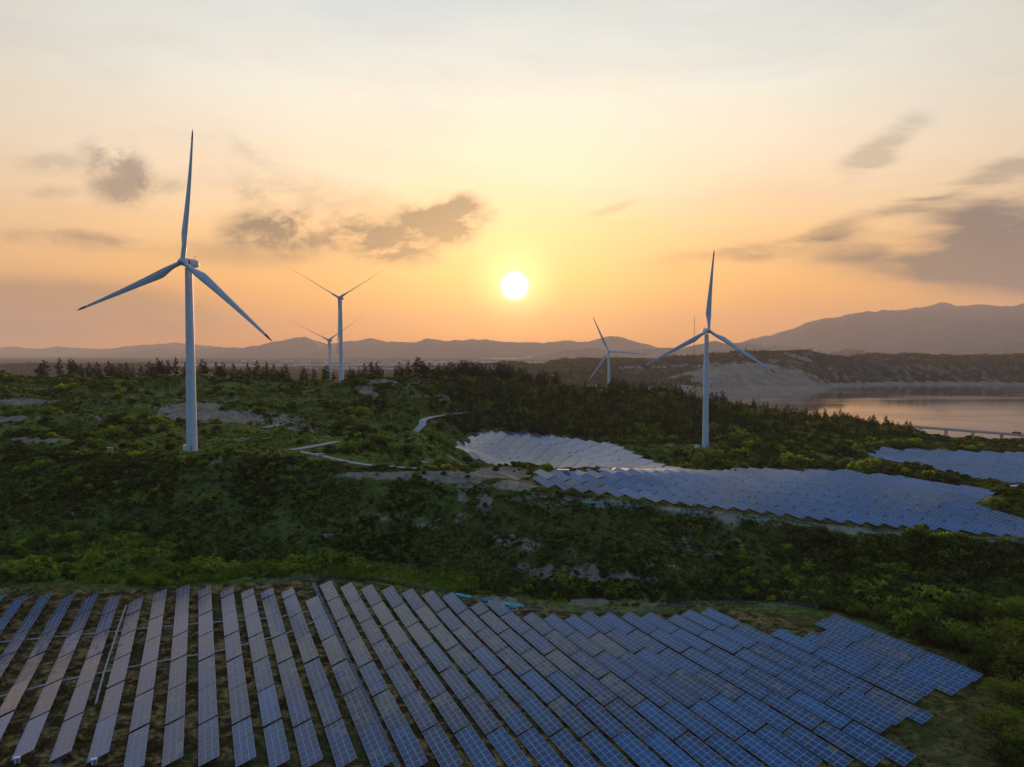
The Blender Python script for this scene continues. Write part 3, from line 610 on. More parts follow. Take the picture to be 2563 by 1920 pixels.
# ------------------------------------------------------------------ wind turbines
def blade_mesh(L=58.5, tipred=5.0, pitch=12, seg=26, n=14, only=None):
    """root at origin, blade along +Z, chord along X, thickness along Y; -Y is upwind"""
    mb = MB(); rings = []
    ss_ = [0, .01, .03, .06, .1, .14, .18, .22, .28, .36, .45, .55, .65, .75, .84, .91, .915, .955, .98, .992, 1.0]
    for s in ss_:
        zz = s * L
        if s < .04: ch = 2.2; th = 2.2; off = 0
        else:
            t = sstep((s - .04) / .16); chm = 4.1 * (1 - .80 * ((s - .2) / .8) ** .80) if s > .2 else 4.1
            ch = 2.2 * (1 - t) + chm * t; th = (2.2 * (1 - t) + ch * .24 * t) if s < .2 else ch * (.24 - .12 * (s - .2)); off = -t * ch * .20
            if s > .97: ch *= max(.12, (1 - s) / .03 * .9 + .1); th *= max(.2, (1 - s) / .03)
        tw = -R(pitch * (1 if pitch > 60 else .6) + 10 * (1 - s) ** 2 - 2); bend = -3.0 * s ** 2.2
        ring = []
        for k in range(n):
            a = 2 * math.pi * k / n; x = math.cos(a) * ch / 2; y = math.sin(a) * th / 2
            if s >= .04: y *= (1 - .55 * t * max(0, -math.cos(a)))    # thinner trailing edge
            x += off
            ring.append((x * math.cos(tw) - y * math.sin(tw), x * math.sin(tw) + y * math.cos(tw) + bend, zz))
        rings.append(ring)
    i_red = ss_.index(.915)
    a, b = (0, i_red + 1) if only == 'body' else (i_red, len(ss_))
    rr = rings[a:b]; vs = [v for r_ in rr for v in r_]; fs = []
    for i in range(len(rr) - 1):
        for k in range(n): fs.append((i*n + k, i*n + (k+1) % n, (i+1)*n + (k+1) % n, (i+1)*n + k))
    mb.add(vs, fs, 0, True)
    if only == 'tip': mb.add(rr[-1], [tuple(range(n))])
    return mb
def turbine(px_hub, py_hub, D, alpha, pitch, label, phi=-8, detail=True, scale=1.0, cone=1.0):
    X = (px_hub - 1106) / 1533 * D; zh = CAMZ - (py_hub - 765) / 1533 * D
    H = 90.0 * scale; root = empty('wind_turbine', (X, D, zh - H)); tag(root, label, 'wind turbine', 'white three-bladed wind turbines'); root.scale = (scale,) * 3
    H = 90.0; Y = Vector((math.sin(R(phi)), -math.cos(R(phi)), 0)); Xv = Vector((math.cos(R(phi)), math.sin(R(phi)), 0))
    mb = MB(); zs = [0, 10, 22, 45, 67, 87.6]; mb.tube([(0, 0, z) for z in zs], [2.45 - .8 * z / 87.6 for z in zs], 40)
    for z in (22, 45, 67): mb.tube([(0, 0, z - .15), (0, 0, z + .15)], [2.45 - .8 * z / 87.6 + .06] * 2, 40)
    mb.build('tower', M_white, root)
    mb = MB(); mb.tube([(0, 0, -1.2), (0, 0, .12)], [5.2, 5.0], 32); mb.build('foundation', M_conc, root)
    mb = MB(); mb.tube([(0, 0, .12), (0, 0, .42)], [2.62, 2.62], 32); mb.build('base_flange', M_dark, root)
    # nacelle: rounded box sweeping back from the hub
    Rz = Matrix.Rotation(R(phi), 4, 'Z'); mb = MB(); n = 16; rings = []
    for yv, w, h, zc in [(-2.1, 1.5, 1.5, 0), (-1.9, 1.75, 1.8, 0), (-.5, 1.95, 2.0, .05), (2, 2.0, 2.05, .1), (4.6, 1.85, 1.9, .15), (6.0, 1.5, 1.5, .2), (6.5, .8, .8, .2)]:
        rings.append([Rz @ Vector((math.copysign(abs(math.cos(2*math.pi*k/n)) ** .6, math.cos(2*math.pi*k/n)) * w, yv, math.copysign(abs(math.sin(2*math.pi*k/n)) ** .6, math.sin(2*math.pi*k/n)) * h + zc + H)) for k in range(n)])
    vs = [v for r_ in rings for v in r_]; fs = [(i*n + k, i*n + (k+1) % n, (i+1)*n + (k+1) % n, (i+1)*n + k) for i in range(len(rings)-1) for k in range(n)]
    mb.add(vs, fs, 0, True); mb.add(rings[-1], [tuple(range(n))]); mb.add(rings[0], [tuple(reversed(range(n)))])
    nac = mb.build('nacelle', M_hub, root)
    if detail:
        mb = MB(); p = Rz @ Vector((0, 4.8, 0)); mb.tube([(p.x, p.y, H + 1.9), (p.x, p.y, H + 4.0)], [.06, .05], 6); mb.box((p.x, p.y, H + 3.6), (.9, .08, .08), rz=R(phi)); mb.box((p.x, p.y, H + 4.05), (.2, .2, .3))
        mb.build('wind_vane', M_dark, nac)
        mb = MB(); q = [Rz @ Vector((0, -1.55 - .1 * k, H)) for k in (0, 4)]; mb.tube(q, [2.02, 2.02], 24); mb.build('yaw_collar', M_dark, nac)
        mb = MB(); mb.box((2.1 * math.sin(R(20)), -2.46, 2.1), (1.0, .12, 2.1)); mb.build('door', M_steel, root)
        mb = MB()
        for k in range(6): mb.box((.7, -2.7 - .28 * (5 - k), .3 + .2 * k), (1.1, .3, .05))
        for sx in (.18, 1.22): mb.tube([(sx, -4.2, .2), (sx, -2.6, 1.4), ], [.04, .04], 6); mb.tube([(sx, -4.2, 1.2), (sx, -2.6, 2.4)], [.03, .03], 6)
        mb.build('stairs', M_steel, root)
    hc = Y * 4.3 + Vector((0, 0, H + .15))
    # hub: spinner
    mb = MB(); prof = [(0.0, 2.9), (.35, 2.75), (.9, 2.3), (1.4, 1.5), (1.75, .4), (1.8, -.8), (1.7, -1.9), (1.4, -2.2)]
    mb.tube([hc + Y * a for r_, a in prof], [max(.02, r_) for r_, a in prof], 24)
    for al in alpha:
        a = R(al); dv = Xv * math.sin(a) + Vector((0, 0, math.cos(a))); mb.tube([hc + dv * .3, hc + dv * 2.15], [1.18, 1.16], 20)
    mb.build('hub', M_hub, root)
    me_b = blade_mesh(pitch=pitch, only='body').mesh('blade', M_white); me_t = blade_mesh(pitch=pitch, only='tip').mesh('red_tip', M_red)
    for al in alpha:
        a = R(al); zax = (Xv * math.sin(a) + Vector((0, 0, math.cos(a)))); zc = (zax * math.cos(R(cone)) + Y * math.sin(R(cone))).normalized()
        yax = (-Y - zc * (-Y).dot(zc)).normalized(); xax = yax.cross(zc)
        M = Matrix((xax, yax, zc)).transposed().to_4x4(); M.translation = hc + zc * 2.0
        b = bpy.data.objects.new('blade', me_b); link(b, root); b.matrix_local = M
        t = bpy.data.objects.new('red_tip', me_t); link(t, b)
    return root
T1 = turbine(411.5, 570, 339, (8.5, 128.5, 248.5), 14, 'tallest and nearest turbine, standing at left on the grassy crest, one blade pointing up', phi=-12, cone=0)
T2 = turbine(1525.5, 715.5, 544, (2.3, 122.3, 242.3), 14, 'turbine at right among dark woods, lake behind, one blade pointing up', phi=4)
T3 = turbine(737, 645, 758, (61, 181, 301), 78, 'slender turbine left of the sun with two thin blades raised in a V', detail=False)
T4 = turbine(713, 735.5, 965, (57, 177, 297), 78, 'small turbine half hidden behind the V-bladed turbine left of the sun', detail=False)
T5 = turbine(1315, 759.5, 1140, (-25, 95, 215), 14, 'small far turbine right of the sun, one blade nearly horizontal', phi=-6, detail=False)

# ------------------------------------------------------------------ solar tables
NM_A, NM_B = 8, 3; WT = 4.05; LT = 15.75; TLT = R(20)
MW, MH = LT / NM_A, WT / NM_B
def module_mesh():
    """one framed module, long side along local Y (row), short side along local X (tilt); centred"""
    mb = MB(); w, h = MH - .03, MW - .03; e = .055
    o = [(-w/2, -h/2), (w/2, -h/2), (w/2, h/2), (-w/2, h/2)]; i = [(-w/2+e, -h/2+e), (w/2-e, -h/2+e), (w/2-e, h/2-e), (-w/2+e, h/2-e)]
    vs = [(x, y, .04) for x, y in o] + [(x, y, .04) for x, y in i] + [(x, y, .030) for x, y in i] + [(x, y, 0) for x, y in o]
    fs = [(0, 1, 5, 4), (1, 2, 6, 5), (2, 3, 7, 6), (3, 0, 4, 7)]
    mb.add(vs, fs + [(0, 12, 13, 1), (1, 13, 14, 2), (2, 14, 15, 3), (3, 15, 12, 0), (15, 14, 13, 12)], 1); mb.add([(x, y, .030) for x, y in i], [(0, 1, 2, 3)], 0)
    return mb.mesh('module', [M_panel, M_frame])
ME_MOD = module_mesh()
def support_mesh(ncol):
    mb = MB(); L = ncol * MW
    for xx in (-WT * .27, WT * .27): mb.box((xx, 0, -.07), (.08, L - .2, .1))
    for i in range(max(2, round(ncol / 2))):
        yy = -L/2 + (i + .5) * L / max(2, round(ncol / 2))
        mb.box((0, yy, -.17), (WT * .9, .07, .1))
        mb.box((WT * .3, yy, -1.15), (.1, .1, 2.0)); mb.box((-WT * .3, yy, -1.0), (.1, .1, 1.7))
        mb.tube([(WT * .3, yy, -1.3), (-WT * .1, yy, -.2)], [.04, .04], 4)
    return mb.mesh('support_frame', M_steel)
SUP = {}
ORD = ['zeroth', 'first', 'second', 'third', 'fourth', 'fifth', 'sixth', 'seventh', 'eighth', 'ninth', 'tenth', 'eleventh', 'twelfth', 'thirteenth', 'fourteenth', 'fifteenth', 'sixteenth', 'seventeenth', 'eighteenth', 'nineteenth', 'twentieth']
TENS = {2: 'twenty', 3: 'thirty', 4: 'forty', 5: 'fifty', 6: 'sixty', 7: 'seventy', 8: 'eighty', 9: 'ninety'}
TENTH = {2: 'twentieth', 3: 'thirtieth', 4: 'fortieth', 5: 'fiftieth', 6: 'sixtieth', 7: 'seventieth', 8: 'eightieth', 9: 'ninetieth'}
def ordw(n):
    if n <= 20: return ORD[n]
    if n % 10 == 0: return TENTH[n // 10]
    return TENS[n // 10] + '-' + ORD[n % 10]
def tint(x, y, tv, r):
    """cell colour of one module: blue polycrystalline batches, greyer and browner ones, the brown also as painted-in sky reflection"""
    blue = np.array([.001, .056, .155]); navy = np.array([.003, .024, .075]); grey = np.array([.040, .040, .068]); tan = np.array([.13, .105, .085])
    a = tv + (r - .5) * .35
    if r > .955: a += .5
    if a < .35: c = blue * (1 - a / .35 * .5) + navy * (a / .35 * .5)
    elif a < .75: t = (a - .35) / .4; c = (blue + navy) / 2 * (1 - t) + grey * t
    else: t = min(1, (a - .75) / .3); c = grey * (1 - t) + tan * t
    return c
def table_frame(x, y, ncol):
    """centre (x, y), returns matrix following the ground along the row"""
    L = ncol * MW; p = np.array([x, y]); a = p - ROWD * L / 2; b = p + ROWD * L / 2
    za, zb = float(hbase(*a)), float(hbase(*b))
    yax = Vector((ROWD[0] * L, ROWD[1] * L, zb - za)).normalized()
    nx = Vector((ROWN[0], ROWN[1], 0)); nx = (nx * math.cos(TLT) + Vector((0, 0, 1)) * math.sin(TLT)); xax = (nx - yax * nx.dot(yax)).normalized(); zax = xax.cross(yax)
    M = Matrix((xax, yax, zax)).transposed().to_4x4(); M.translation = Vector((x, y, (za + zb) / 2 + 1.45))
    return M
tables = []      # (x, y, ncol, field, row, index-in-row)
for i, (x0, tp, fr) in enumerate(zip(rows_x0, rows_top, rows_front)):
    y = fr; k = 1
    while True:
        rem = (tp - y) / math.cos(AZ)
        if rem < 5: break
        nc = NM_A if rem >= LT - 2 else max(3, round(rem / MW))
        yc = y + nc * MW / 2 * math.cos(AZ); xe = x0 - (yc - 134) * TA          # high edge line
        w = WT * math.cos(TLT) / 2; tables.append((xe - ROWN[0] * w, yc - ROWN[1] * w * 0, nc, 0, i + 1, k)); k += 1; y += CY if nc == NM_A else 99
def fill(poly, fid, gap=None):
    xs = [p[0] + p[1] * TA for p in poly]; P = 6.98; r0 = math.floor(min(xs) / P); r1 = math.ceil(max(xs) / P); rr = 0
    for r_ in range(r0, r1 + 1):
        s = r_ * P; ys = np.arange(250, 760, 1.0); ins = inpoly(s - ys * TA, ys, poly); rr += 1; k = 1
        runs = []; st = None
        for yv, q in zip(ys, ins):
            if q and st is None: st = yv
            if not q and st is not None: runs.append((st, yv)); st = None
        for a, b in runs:
            y = a
            while (b - y) / math.cos(AZ) > 7:
                yc = y + LT / 2 * math.cos(AZ); tables.append((s - yc * TA, yc, NM_A, fid, rr, k)); k += 1; y += CY
fill(f2_poly, 2); fill(f1_poly, 1); fill(f3_poly, 3)
tables.sort(key=lambda t: math.hypot(t[0], t[1]))
near = [t for t in tables if t[3] == 0]; rest = [t for t in tables if t[3] != 0]
indiv = (near + rest)[:300]; mass = (near + rest)[300:]
# leave a few gaps the photograph shows
proto_parts = {}
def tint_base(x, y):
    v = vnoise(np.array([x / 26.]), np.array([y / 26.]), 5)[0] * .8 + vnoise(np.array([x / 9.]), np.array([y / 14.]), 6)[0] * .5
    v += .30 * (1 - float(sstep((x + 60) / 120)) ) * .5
    v += .38 * math.exp(-((x + 25) / 38) ** 2 - ((y - 222) / 34) ** 2)  # sky reflection on the centre back tables, painted in as a browner tint
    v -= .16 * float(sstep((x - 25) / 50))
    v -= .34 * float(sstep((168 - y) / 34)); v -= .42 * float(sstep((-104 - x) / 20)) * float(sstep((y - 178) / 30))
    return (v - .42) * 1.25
FIELD_NAME = {0: 'near solar field', 2: 'middle solar field', 1: 'pale far solar field', 3: 'solar field beside the lake hill'}
for (x, y, nc, fid, row, k) in indiv:
    M = table_frame(x, y, nc); M.translation.z += random.uniform(-.12, .12)
    M = M @ Matrix.Rotation(R(random.uniform(-.8, .8)), 4, 'Y') @ Matrix.Rotation(R(random.uniform(-.25, .25)), 4, 'X')
    root = empty('solar_table'); root.matrix_world = M
    tag(root, f"solar table in {FIELD_NAME[fid]}, {ordw(row)} row from left, {ordw(k)} from near end", 'solar panel', 'tables of blue solar modules in long rows')
    if nc not in SUP: SUP[nc] = support_mesh(nc)
    link(bpy.data.objects.new('support_frame', SUP[nc]), root)
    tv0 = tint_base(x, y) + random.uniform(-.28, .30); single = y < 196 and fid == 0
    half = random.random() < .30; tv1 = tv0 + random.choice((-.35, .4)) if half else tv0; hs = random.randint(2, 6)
    if single:
        for i in range(nc):
            for j in range(NM_B):
                o = bpy.data.objects.new('module', ME_MOD); o.parent = root
                o.location = ((j - 1) * MH, (i - (nc - 1) / 2) * MW, 0)
                o.rotation_euler = (R(random.gauss(0, .35)), R(random.gauss(0, .45)), 0)
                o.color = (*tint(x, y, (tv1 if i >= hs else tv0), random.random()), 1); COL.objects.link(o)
    else:
        # too small to pick apart singly: the modules of this table as one part
        mb = MB(); cols = []
        for i in range(nc):
            for j in range(NM_B):
                cx, cy = (j - 1) * MH, (i - (nc - 1) / 2) * MW; w, h, e = MH - .03, MW - .03, .055
                o_ = [(cx-w/2, cy-h/2), (cx+w/2, cy-h/2), (cx+w/2, cy+h/2), (cx-w/2, cy+h/2)]; i_ = [(cx-w/2+e, cy-h/2+e), (cx+w/2-e, cy-h/2+e), (cx+w/2-e, cy+h/2-e), (cx-w/2+e, cy+h/2-e)]
                jt = random.gauss(0, .006)
                mb.add([(a, b, .04) for a, b in o_] + [(a, b, .04) for a, b in i_] + [(a, b, 0) for a, b in o_], [(0, 1, 5, 4), (1, 2, 6, 5), (2, 3, 7, 6), (3, 0, 4, 7), (0, 8, 9, 1), (1, 9, 10, 2), (2, 10, 11, 3), (3, 11, 8, 0)], 1)
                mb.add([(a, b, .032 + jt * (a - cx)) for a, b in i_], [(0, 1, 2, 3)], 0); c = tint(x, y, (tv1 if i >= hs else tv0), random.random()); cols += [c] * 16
        me = mb.mesh('modules', [M_panel_v, M_frame]); vcol(me, 'tint', np.array(cols))
        tag(link(bpy.data.objects.new('module_sheet', me), root), kind='stuff')
def build_mass(lst, name, label):
    Vs = []; Fs = []; Ms = []; Cs = []; nv = 0
    supV = []; 
    for (x, y, nc, fid, row, k) in lst:
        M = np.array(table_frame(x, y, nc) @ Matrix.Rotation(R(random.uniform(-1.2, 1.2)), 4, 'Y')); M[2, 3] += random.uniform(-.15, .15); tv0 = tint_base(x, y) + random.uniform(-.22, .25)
        loc = []; fc = []; mi = []; b = 0
        for i in range(nc):
            for j in range(NM_B):
                cx, cy = (j - 1) * MH, (i - (nc - 1) / 2) * MW; w, h, e = MH - .03, MW - .03, .06
                for (sx, sy) in ((-1, -1), (1, -1), (1, 1), (-1, 1)): loc.append((cx + sx * w/2, cy + sy * h/2, .04))
                for (sx, sy) in ((-1, -1), (1, -1), (1, 1), (-1, 1)): loc.append((cx + sx * (w/2-e), cy + sy * (h/2-e), .04))
                for q in ((0, 1, 5, 4), (1, 2, 6, 5), (2, 3, 7, 6), (3, 0, 4, 7)): fc.append([b + t for t in q]); mi.append(1)
                fc.append([b+4, b+5, b+6, b+7]); mi.append(0); b += 8
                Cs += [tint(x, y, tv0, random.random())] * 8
        L = nc * MW
        def bx(c, s_):
            nonlocal b
            for sz in (-1, 1):
                for sx, sy in ((-1, -1), (1, -1), (1, 1), (-1, 1)): loc.append((c[0] + sx*s_[0]/2, c[1] + sy*s_[1]/2, c[2] + sz*s_[2]/2)); Cs.append((.1, .1, .1))
            for q in ((0, 3, 2, 1), (4, 5, 6, 7), (0, 1, 5, 4), (1, 2, 6, 5), (2, 3, 7, 6), (3, 0, 4, 7)): fc.append([b + t for t in q]); mi.append(2)
            b += 8
        for yy in (-L/2 + 1, 0, L/2 - 1): bx((WT*.3, yy, -1.2), (.12, .12, 2.3)); bx((-WT*.3, yy, -1.0), (.12, .12, 1.9))
        bx((0, 0, -.03), (WT - .1, L - .1, .05))
        P = np.c_[np.array(loc), np.ones(len(loc))] @ M.T; Vs.append(P[:, :3]); Fs.append(np.array(fc) + nv); Ms += mi; nv += len(loc)
    me = npmesh(name, np.vstack(Vs), np.vstack(Fs), [M_panel_v, M_frame, M_steel], np.array(Ms)); vcol(me, 'tint', np.array(Cs))
    tag(link(bpy.data.objects.new(name, me)), label, kind='stuff')
build_mass(mass, 'solar_tables', 'hundreds of further solar tables covering the far slopes in rows')
print('TABLES', len(near), len(rest), 'objects', len(bpy.data.objects))

# ------------------------------------------------------------------ strips: roads, channels, pipe runs
def strip(name, pts, w, mat, label, kind=None, cat=None, lift=.06, thick=.0, detail=True, group=None):
    pts = [np.array(p, float) for p in pts]; P = []
    for a, b in zip(pts[:-1], pts[1:]):
        n = max(1, int(np.hypot(*(b - a)) / 1.5)); P += [a + (b - a) * t / n for t in range(n)]
    P.append(pts[-1]); P = np.array(P)
    for _ in range(6): P[1:-1] = (P[:-2] + P[1:-1] * 2 + P[2:]) / 4
    T = np.gradient(P, axis=0); T /= np.linalg.norm(T, axis=1)[:, None] + 1e-9; N = np.stack([T[:, 1], -T[:, 0]], 1)
    cols = [P + N * w * s for s in (-.5, -.17, .17, .5)]
    Z = [hgt(c[:, 0], c[:, 1]) + lift for c in cols]; zc = np.maximum(np.maximum(Z[0], Z[1]), np.maximum(Z[2], Z[3]))
    V = []; 
    for c in cols: V.append(np.c_[c, zc])
    low = [np.c_[cols[0], zc - thick - .6], np.c_[cols[3], zc - thick - .6]]
    V = [low[0]] + V + [low[1]]; n = len(P); V = np.vstack(V); I = np.arange(6 * n).reshape(6, n)
    Fq = np.stack([I[:-1, :-1], I[1:, :-1], I[1:, 1:], I[:-1, 1:]], -1).reshape(-1, 4)[:, ::-1]
    me = npmesh(name, V, Fq, mat); return tag(link(bpy.data.objects.new(name, me)), label, cat, group, kind)
H = lambda px, py, a=60, b=6000: hitd(px, py, a, b)[:2]
M_road = simple('pale_concrete_road', (.33, .31, .28), .9, 0, .12, .3)
strip('road', ROADW['a'], 5.0, M_road, 'pale concrete road bending up through the woods', 'structure', lift=.25)
strip('road', ROADW['b'], 4.5, M_road, 'pale concrete road beyond the crest', 'structure', lift=.25)
strip('path', ROADW['c'], 3.0, M_road, 'pale track running down beside the mound', 'structure', lift=.2)
strip('road', ROADW['d'], 4.0, M_road, 'short stretch of pale road behind the mounds', 'structure', lift=.25)
strip('path', ROADW['e'], 2.6, M_gravel, 'grey gravel track at the corner of the middle field', 'structure', lift=.15)
S1 = lambda a, b: H((a / 2.458) / K, (1400 + b / 2.458) / K, 90, 300)
S5 = lambda a, b: H((600 + a / 3.452) / K, (1420 + b / 3.452) / K, 90, 300)
def along(x0, ya, yb): return [(x0 - (y - 134) * TA, y) for y in np.linspace(ya, yb, 8)]
strip('drainage_channel', along(-20.6, 124, 246), 1.3, M_gravel, 'grey gravel drainage channel between the middle rows', 'structure', lift=.03)
strip('drainage_channel', along(-88.0, 122, 214), 1.3, M_gravel, 'grey gravel drainage channel between the left rows', 'structure', lift=.03)
def pipe_run(pts, label):
    root = empty('cable_trough'); tag(root, label, 'cable trough', 'concrete cable troughs across the left rows')
    P = [np.array(p) for p in pts]
    for off in (-.28, .28):
        mb = MB(); Q = []
        for a, b in zip(P[:-1], P[1:]):
            n = max(1, int(np.hypot(*(b - a)) / 2))
            for t in range(n): Q.append(a + (b - a) * t / n)
        Q.append(P[-1]); Q = [(q[0], q[1] + off, hz(q[0], q[1] + off) + .28) for q in Q]
        mb.tube(Q, [.13] * len(Q), 6); mb.build('rail', M_conc, root)
    mb = MB()
    for i in range(0, len(Q), 3): mb.box((Q[i][0], Q[i][1] - .28, Q[i][2] - .2), (.25, .9, .3))
    tag(mb.build('sleepers', M_conc, root), kind='stuff')
pipe_run([S1(-60, 522), S1(300, 488), S1(700, 452), S1(1230, 400), S1(1700, 365), S1(1900, 325)], 'pair of pale pipes crossing the left rows farther back')
pipe_run([S1(-60, 868), S1(380, 755), S1(640, 700), S1(1150, 605), S1(1400, 560), S1(1760, 462), S1(2010, 360)], 'pair of pale pipes crossing the left rows nearer the camera')
pipe_run([S1(590, 890), S1(640, 700), S1(720, 450), S1(775, 290)], 'narrow pale pipes running up between the left rows')

# ------------------------------------------------------------------ vegetation meshes
def leaf_quads(mb, centers, size, mi=0, flat=.0, rnd=random):
    for c in centers:
        s = size * rnd.uniform(.6, 1.4); n = Vector((rnd.gauss(0, 1), rnd.gauss(0, 1), rnd.gauss(0, 1) + flat)).normalized()
        a = n.orthogonal().normalized(); a = Matrix.Rotation(rnd.uniform(0, 6.28), 3, n) @ a; b = n.cross(a)
        c = Vector(c); mb.add([c - a * s - b * s * .6, c + a * s - b * s * .6, c + a * s * .7 + b * s * .6, c - a * s * .7 + b * s * .6], [(0, 1, 2, 3)], mi)
def shrub_mesh(name, mat, n=130, r=1.0, h=.8, leaf=.17, seed=0):
    rd = random.Random(seed); mb = MB(); lobes = [(rd.uniform(-.5, .5) * r, rd.uniform(-.5, .5) * r, rd.uniform(.2, .6) * h, rd.uniform(.45, .75) * r) for _ in range(6)]
    C = []
    for _ in range(n):
        l = rd.choice(lobes); v = Vector((rd.gauss(0, 1), rd.gauss(0, 1), rd.gauss(0, 1) + .5)).normalized() * l[3] * rd.uniform(.75, 1.05)
        C.append((l[0] + v.x, l[1] + v.y, max(-.1, l[2] + v.z * h)))
    leaf_quads(mb, C, leaf, 0, .8, rd); return mb.mesh(name, mat)
def grass_mesh(name, mat, n=60, r=.9, h=.9, seed=0):
    rd = random.Random(seed); mb = MB()
    for _ in range(n):
        a = rd.uniform(0, 6.28); q = r * math.sqrt(rd.random()); x, y = q * math.cos(a), q * math.sin(a); b = rd.uniform(0, 6.28); w = .07; hh = h * rd.uniform(.5, 1.1); lx, ly = rd.gauss(0, .25), rd.gauss(0, .25)
        mb.add([(x - w * math.cos(b), y - w * math.sin(b), -.1), (x + w * math.cos(b), y + w * math.sin(b), -.1), (x + lx, y + ly, hh)], [(0, 1, 2)])
    return mb.mesh(name, mat)
def pine_crown(seed, h=9.0):
    rd = random.Random(seed); mb = MB(); nl = rd.randint(9, 12); C = []
    w0 = h * rd.uniform(.27, .40)
    for i in range(nl):
        t = i / (nl - 1); z = h * (.16 + .80 * t); rad = w0 * min(1, .55 + t * 2) * (1 - t) ** .62 * rd.uniform(.75, 1.15) + .22
        nb = max(3, int(8 * (1 - t) + 3))
        for b in range(nb):
            a = rd.uniform(0, 6.28); l = rad * rd.uniform(.6, 1.15)
            for q in range(int(5 + 5 * (1 - t))):
                s = rd.uniform(.3, 1.0); C.append((math.cos(a) * l * s + rd.gauss(0, .14), math.sin(a) * l * s + rd.gauss(0, .14), z + (s * .18 - .1) * l + rd.gauss(0, .14)))
    leaf_quads(mb, C, .30, 0, 1.0, rd); return mb
def pine_trunk(seed, h=9.0):
    rd = random.Random(seed); mb = MB(); mb.tube([(0, 0, -.6), (rd.gauss(0, .06), 0, h * .35), (rd.gauss(0, .1), rd.gauss(0, .1), h * .7), (0, 0, h * .97)], [.17, .13, .08, .03], 6)
    for i in range(9):
        z = h * (.2 + .07 * i); a = rd.uniform(0, 6.28); l = (1 - z / h) * h * .27; mb.tube([(0, 0, z), (math.cos(a) * l, math.sin(a) * l, z + l * .15)], [.05, .02], 4, cap=False)
    return mb
def broad_crown(seed, h=5.5, n=2000, leaf=.125):
    rd = random.Random(seed); mb = MB(); C = []
    lobes = []
    for _ in range(16):
        a = rd.uniform(0, 6.28); q = rd.uniform(.1, .5) * h * .75; lobes.append((q * math.cos(a), q * math.sin(a), h * rd.uniform(.25, .80) - q * .25, h * rd.uniform(.15, .27)))
    for _ in range(n):
        l = rd.choice(lobes); v = Vector((rd.gauss(0, 1), rd.gauss(0, 1), rd.gauss(0, 1) + .35)).normalized() * l[3] * rd.uniform(.7, 1.08); C.append((l[0] + v.x, l[1] + v.y, l[2] + v.z * .85))
    leaf_quads(mb, C, leaf, 0, .8, rd); return mb, lobes
def broad_trunk(seed, lobes, h=5.5):
    rd = random.Random(seed); mb = MB(); mb.tube([(0, 0, -.5), (.05, 0, h * .2), (0, .05, h * .4)], [.16, .13, .1], 7)
    for l in lobes[:9]: mb.tube([(0, .02, h * .25), (l[0] * .5, l[1] * .5, (h * .25 + l[2]) / 2), (l[0], l[1], l[2])], [.08, .05, .02], 5, cap=False)
    return mb
PINES = [(pine_crown(s).mesh('crown', M_needle), pine_trunk(s).mesh('trunk', M_bark)) for s in range(6)]
BROADS = []
for s in range(5):
    cb, lb = broad_crown(100 + s); BROADS.append((cb.mesh('crown', M_tree), broad_trunk(s, lb).mesh('trunk', M_bark)))

def tree(kind, x, y, h, label, group, cat='tree'):
    src = PINES if kind == 'pine_tree' else BROADS; base = 9.0 if kind == 'pine_tree' else 5.5
    cr, tr = random.choice(src); o = empty(kind, (x, y, hz(x, y) - .1), random.uniform(0, 6.28)); s = h / base
    wd = random.uniform(.9, 1.45); o.scale = (s * wd, s * wd * random.uniform(.9, 1.1), s)
    tag(o, label, cat, group); link(bpy.data.objects.new('crown', cr), o); link(bpy.data.objects.new('trunk', tr), o); return o

# instancing of uncountable ground cover through geometry nodes
def scatter(name, pts, scl, meshes, label, tilt=True):
    coll = bpy.data.collections.new(name + '_plants')
    for i, me in enumerate(meshes): coll.objects.link(bpy.data.objects.new(f'plant_source_{i}', me))
    me = bpy.data.meshes.new(name); me.vertices.add(len(pts)); me.vertices.foreach_set('co', np.asarray(pts, np.float32).ravel())
    a = me.attributes.new('scl', 'FLOAT', 'POINT'); a.data.foreach_set('value', np.asarray(scl, np.float32))
    a = me.attributes.new('rot', 'FLOAT_VECTOR', 'POINT'); rt = np.zeros((len(pts), 3), np.float32); rt[:, 2] = rng.random(len(pts)) * 6.28; rt[:, :2] = rng.normal(0, .12, (len(pts), 2)); a.data.foreach_set('vector', rt.ravel())
    a = me.attributes.new('pick', 'INT', 'POINT'); a.data.foreach_set('value', rng.integers(0, len(meshes), len(pts)).astype(np.int32))
    o = link(bpy.data.objects.new(name, me)); tag(o, label, kind='stuff')
    ng = bpy.data.node_groups.new(name, 'GeometryNodeTree'); ng.interface.new_socket('Geometry', in_out='INPUT', socket_type='NodeSocketGeometry'); ng.interface.new_socket('Geometry', in_out='OUTPUT', socket_type='NodeSocketGeometry')
    N = ng.nodes; gi = N.new('NodeGroupInput'); go = N.new('NodeGroupOutput'); mp = N.new('GeometryNodeMeshToPoints'); ip = N.new('GeometryNodeInstanceOnPoints'); ci = N.new('GeometryNodeCollectionInfo')
    ci.inputs[0].default_value = coll; ci.inputs['Separate Children'].default_value = True; ci.inputs['Reset Children'].default_value = True
    def attr(nm, t):
        n = N.new('GeometryNodeInputNamedAttribute'); n.data_type = t; n.inputs[0].default_value = nm; return next(s for s in n.outputs if s.enabled)
    L = ng.links; L.new(gi.outputs[0], mp.inputs[0]); L.new(mp.outputs[0], ip.inputs['Points']); L.new(ci.outputs[0], ip.inputs['Instance']); ip.inputs['Pick Instance'].default_value = True
    L.new(attr('pick', 'INT'), ip.inputs['Instance Index']); L.new(attr('rot', 'FLOAT_VECTOR'), ip.inputs['Rotation']); L.new(attr('scl', 'FLOAT'), ip.inputs['Scale']); L.new(ip.outputs[0], go.inputs[0])
    md = o.modifiers.new('scatter', 'NODES'); md.node_group = ng
    return o

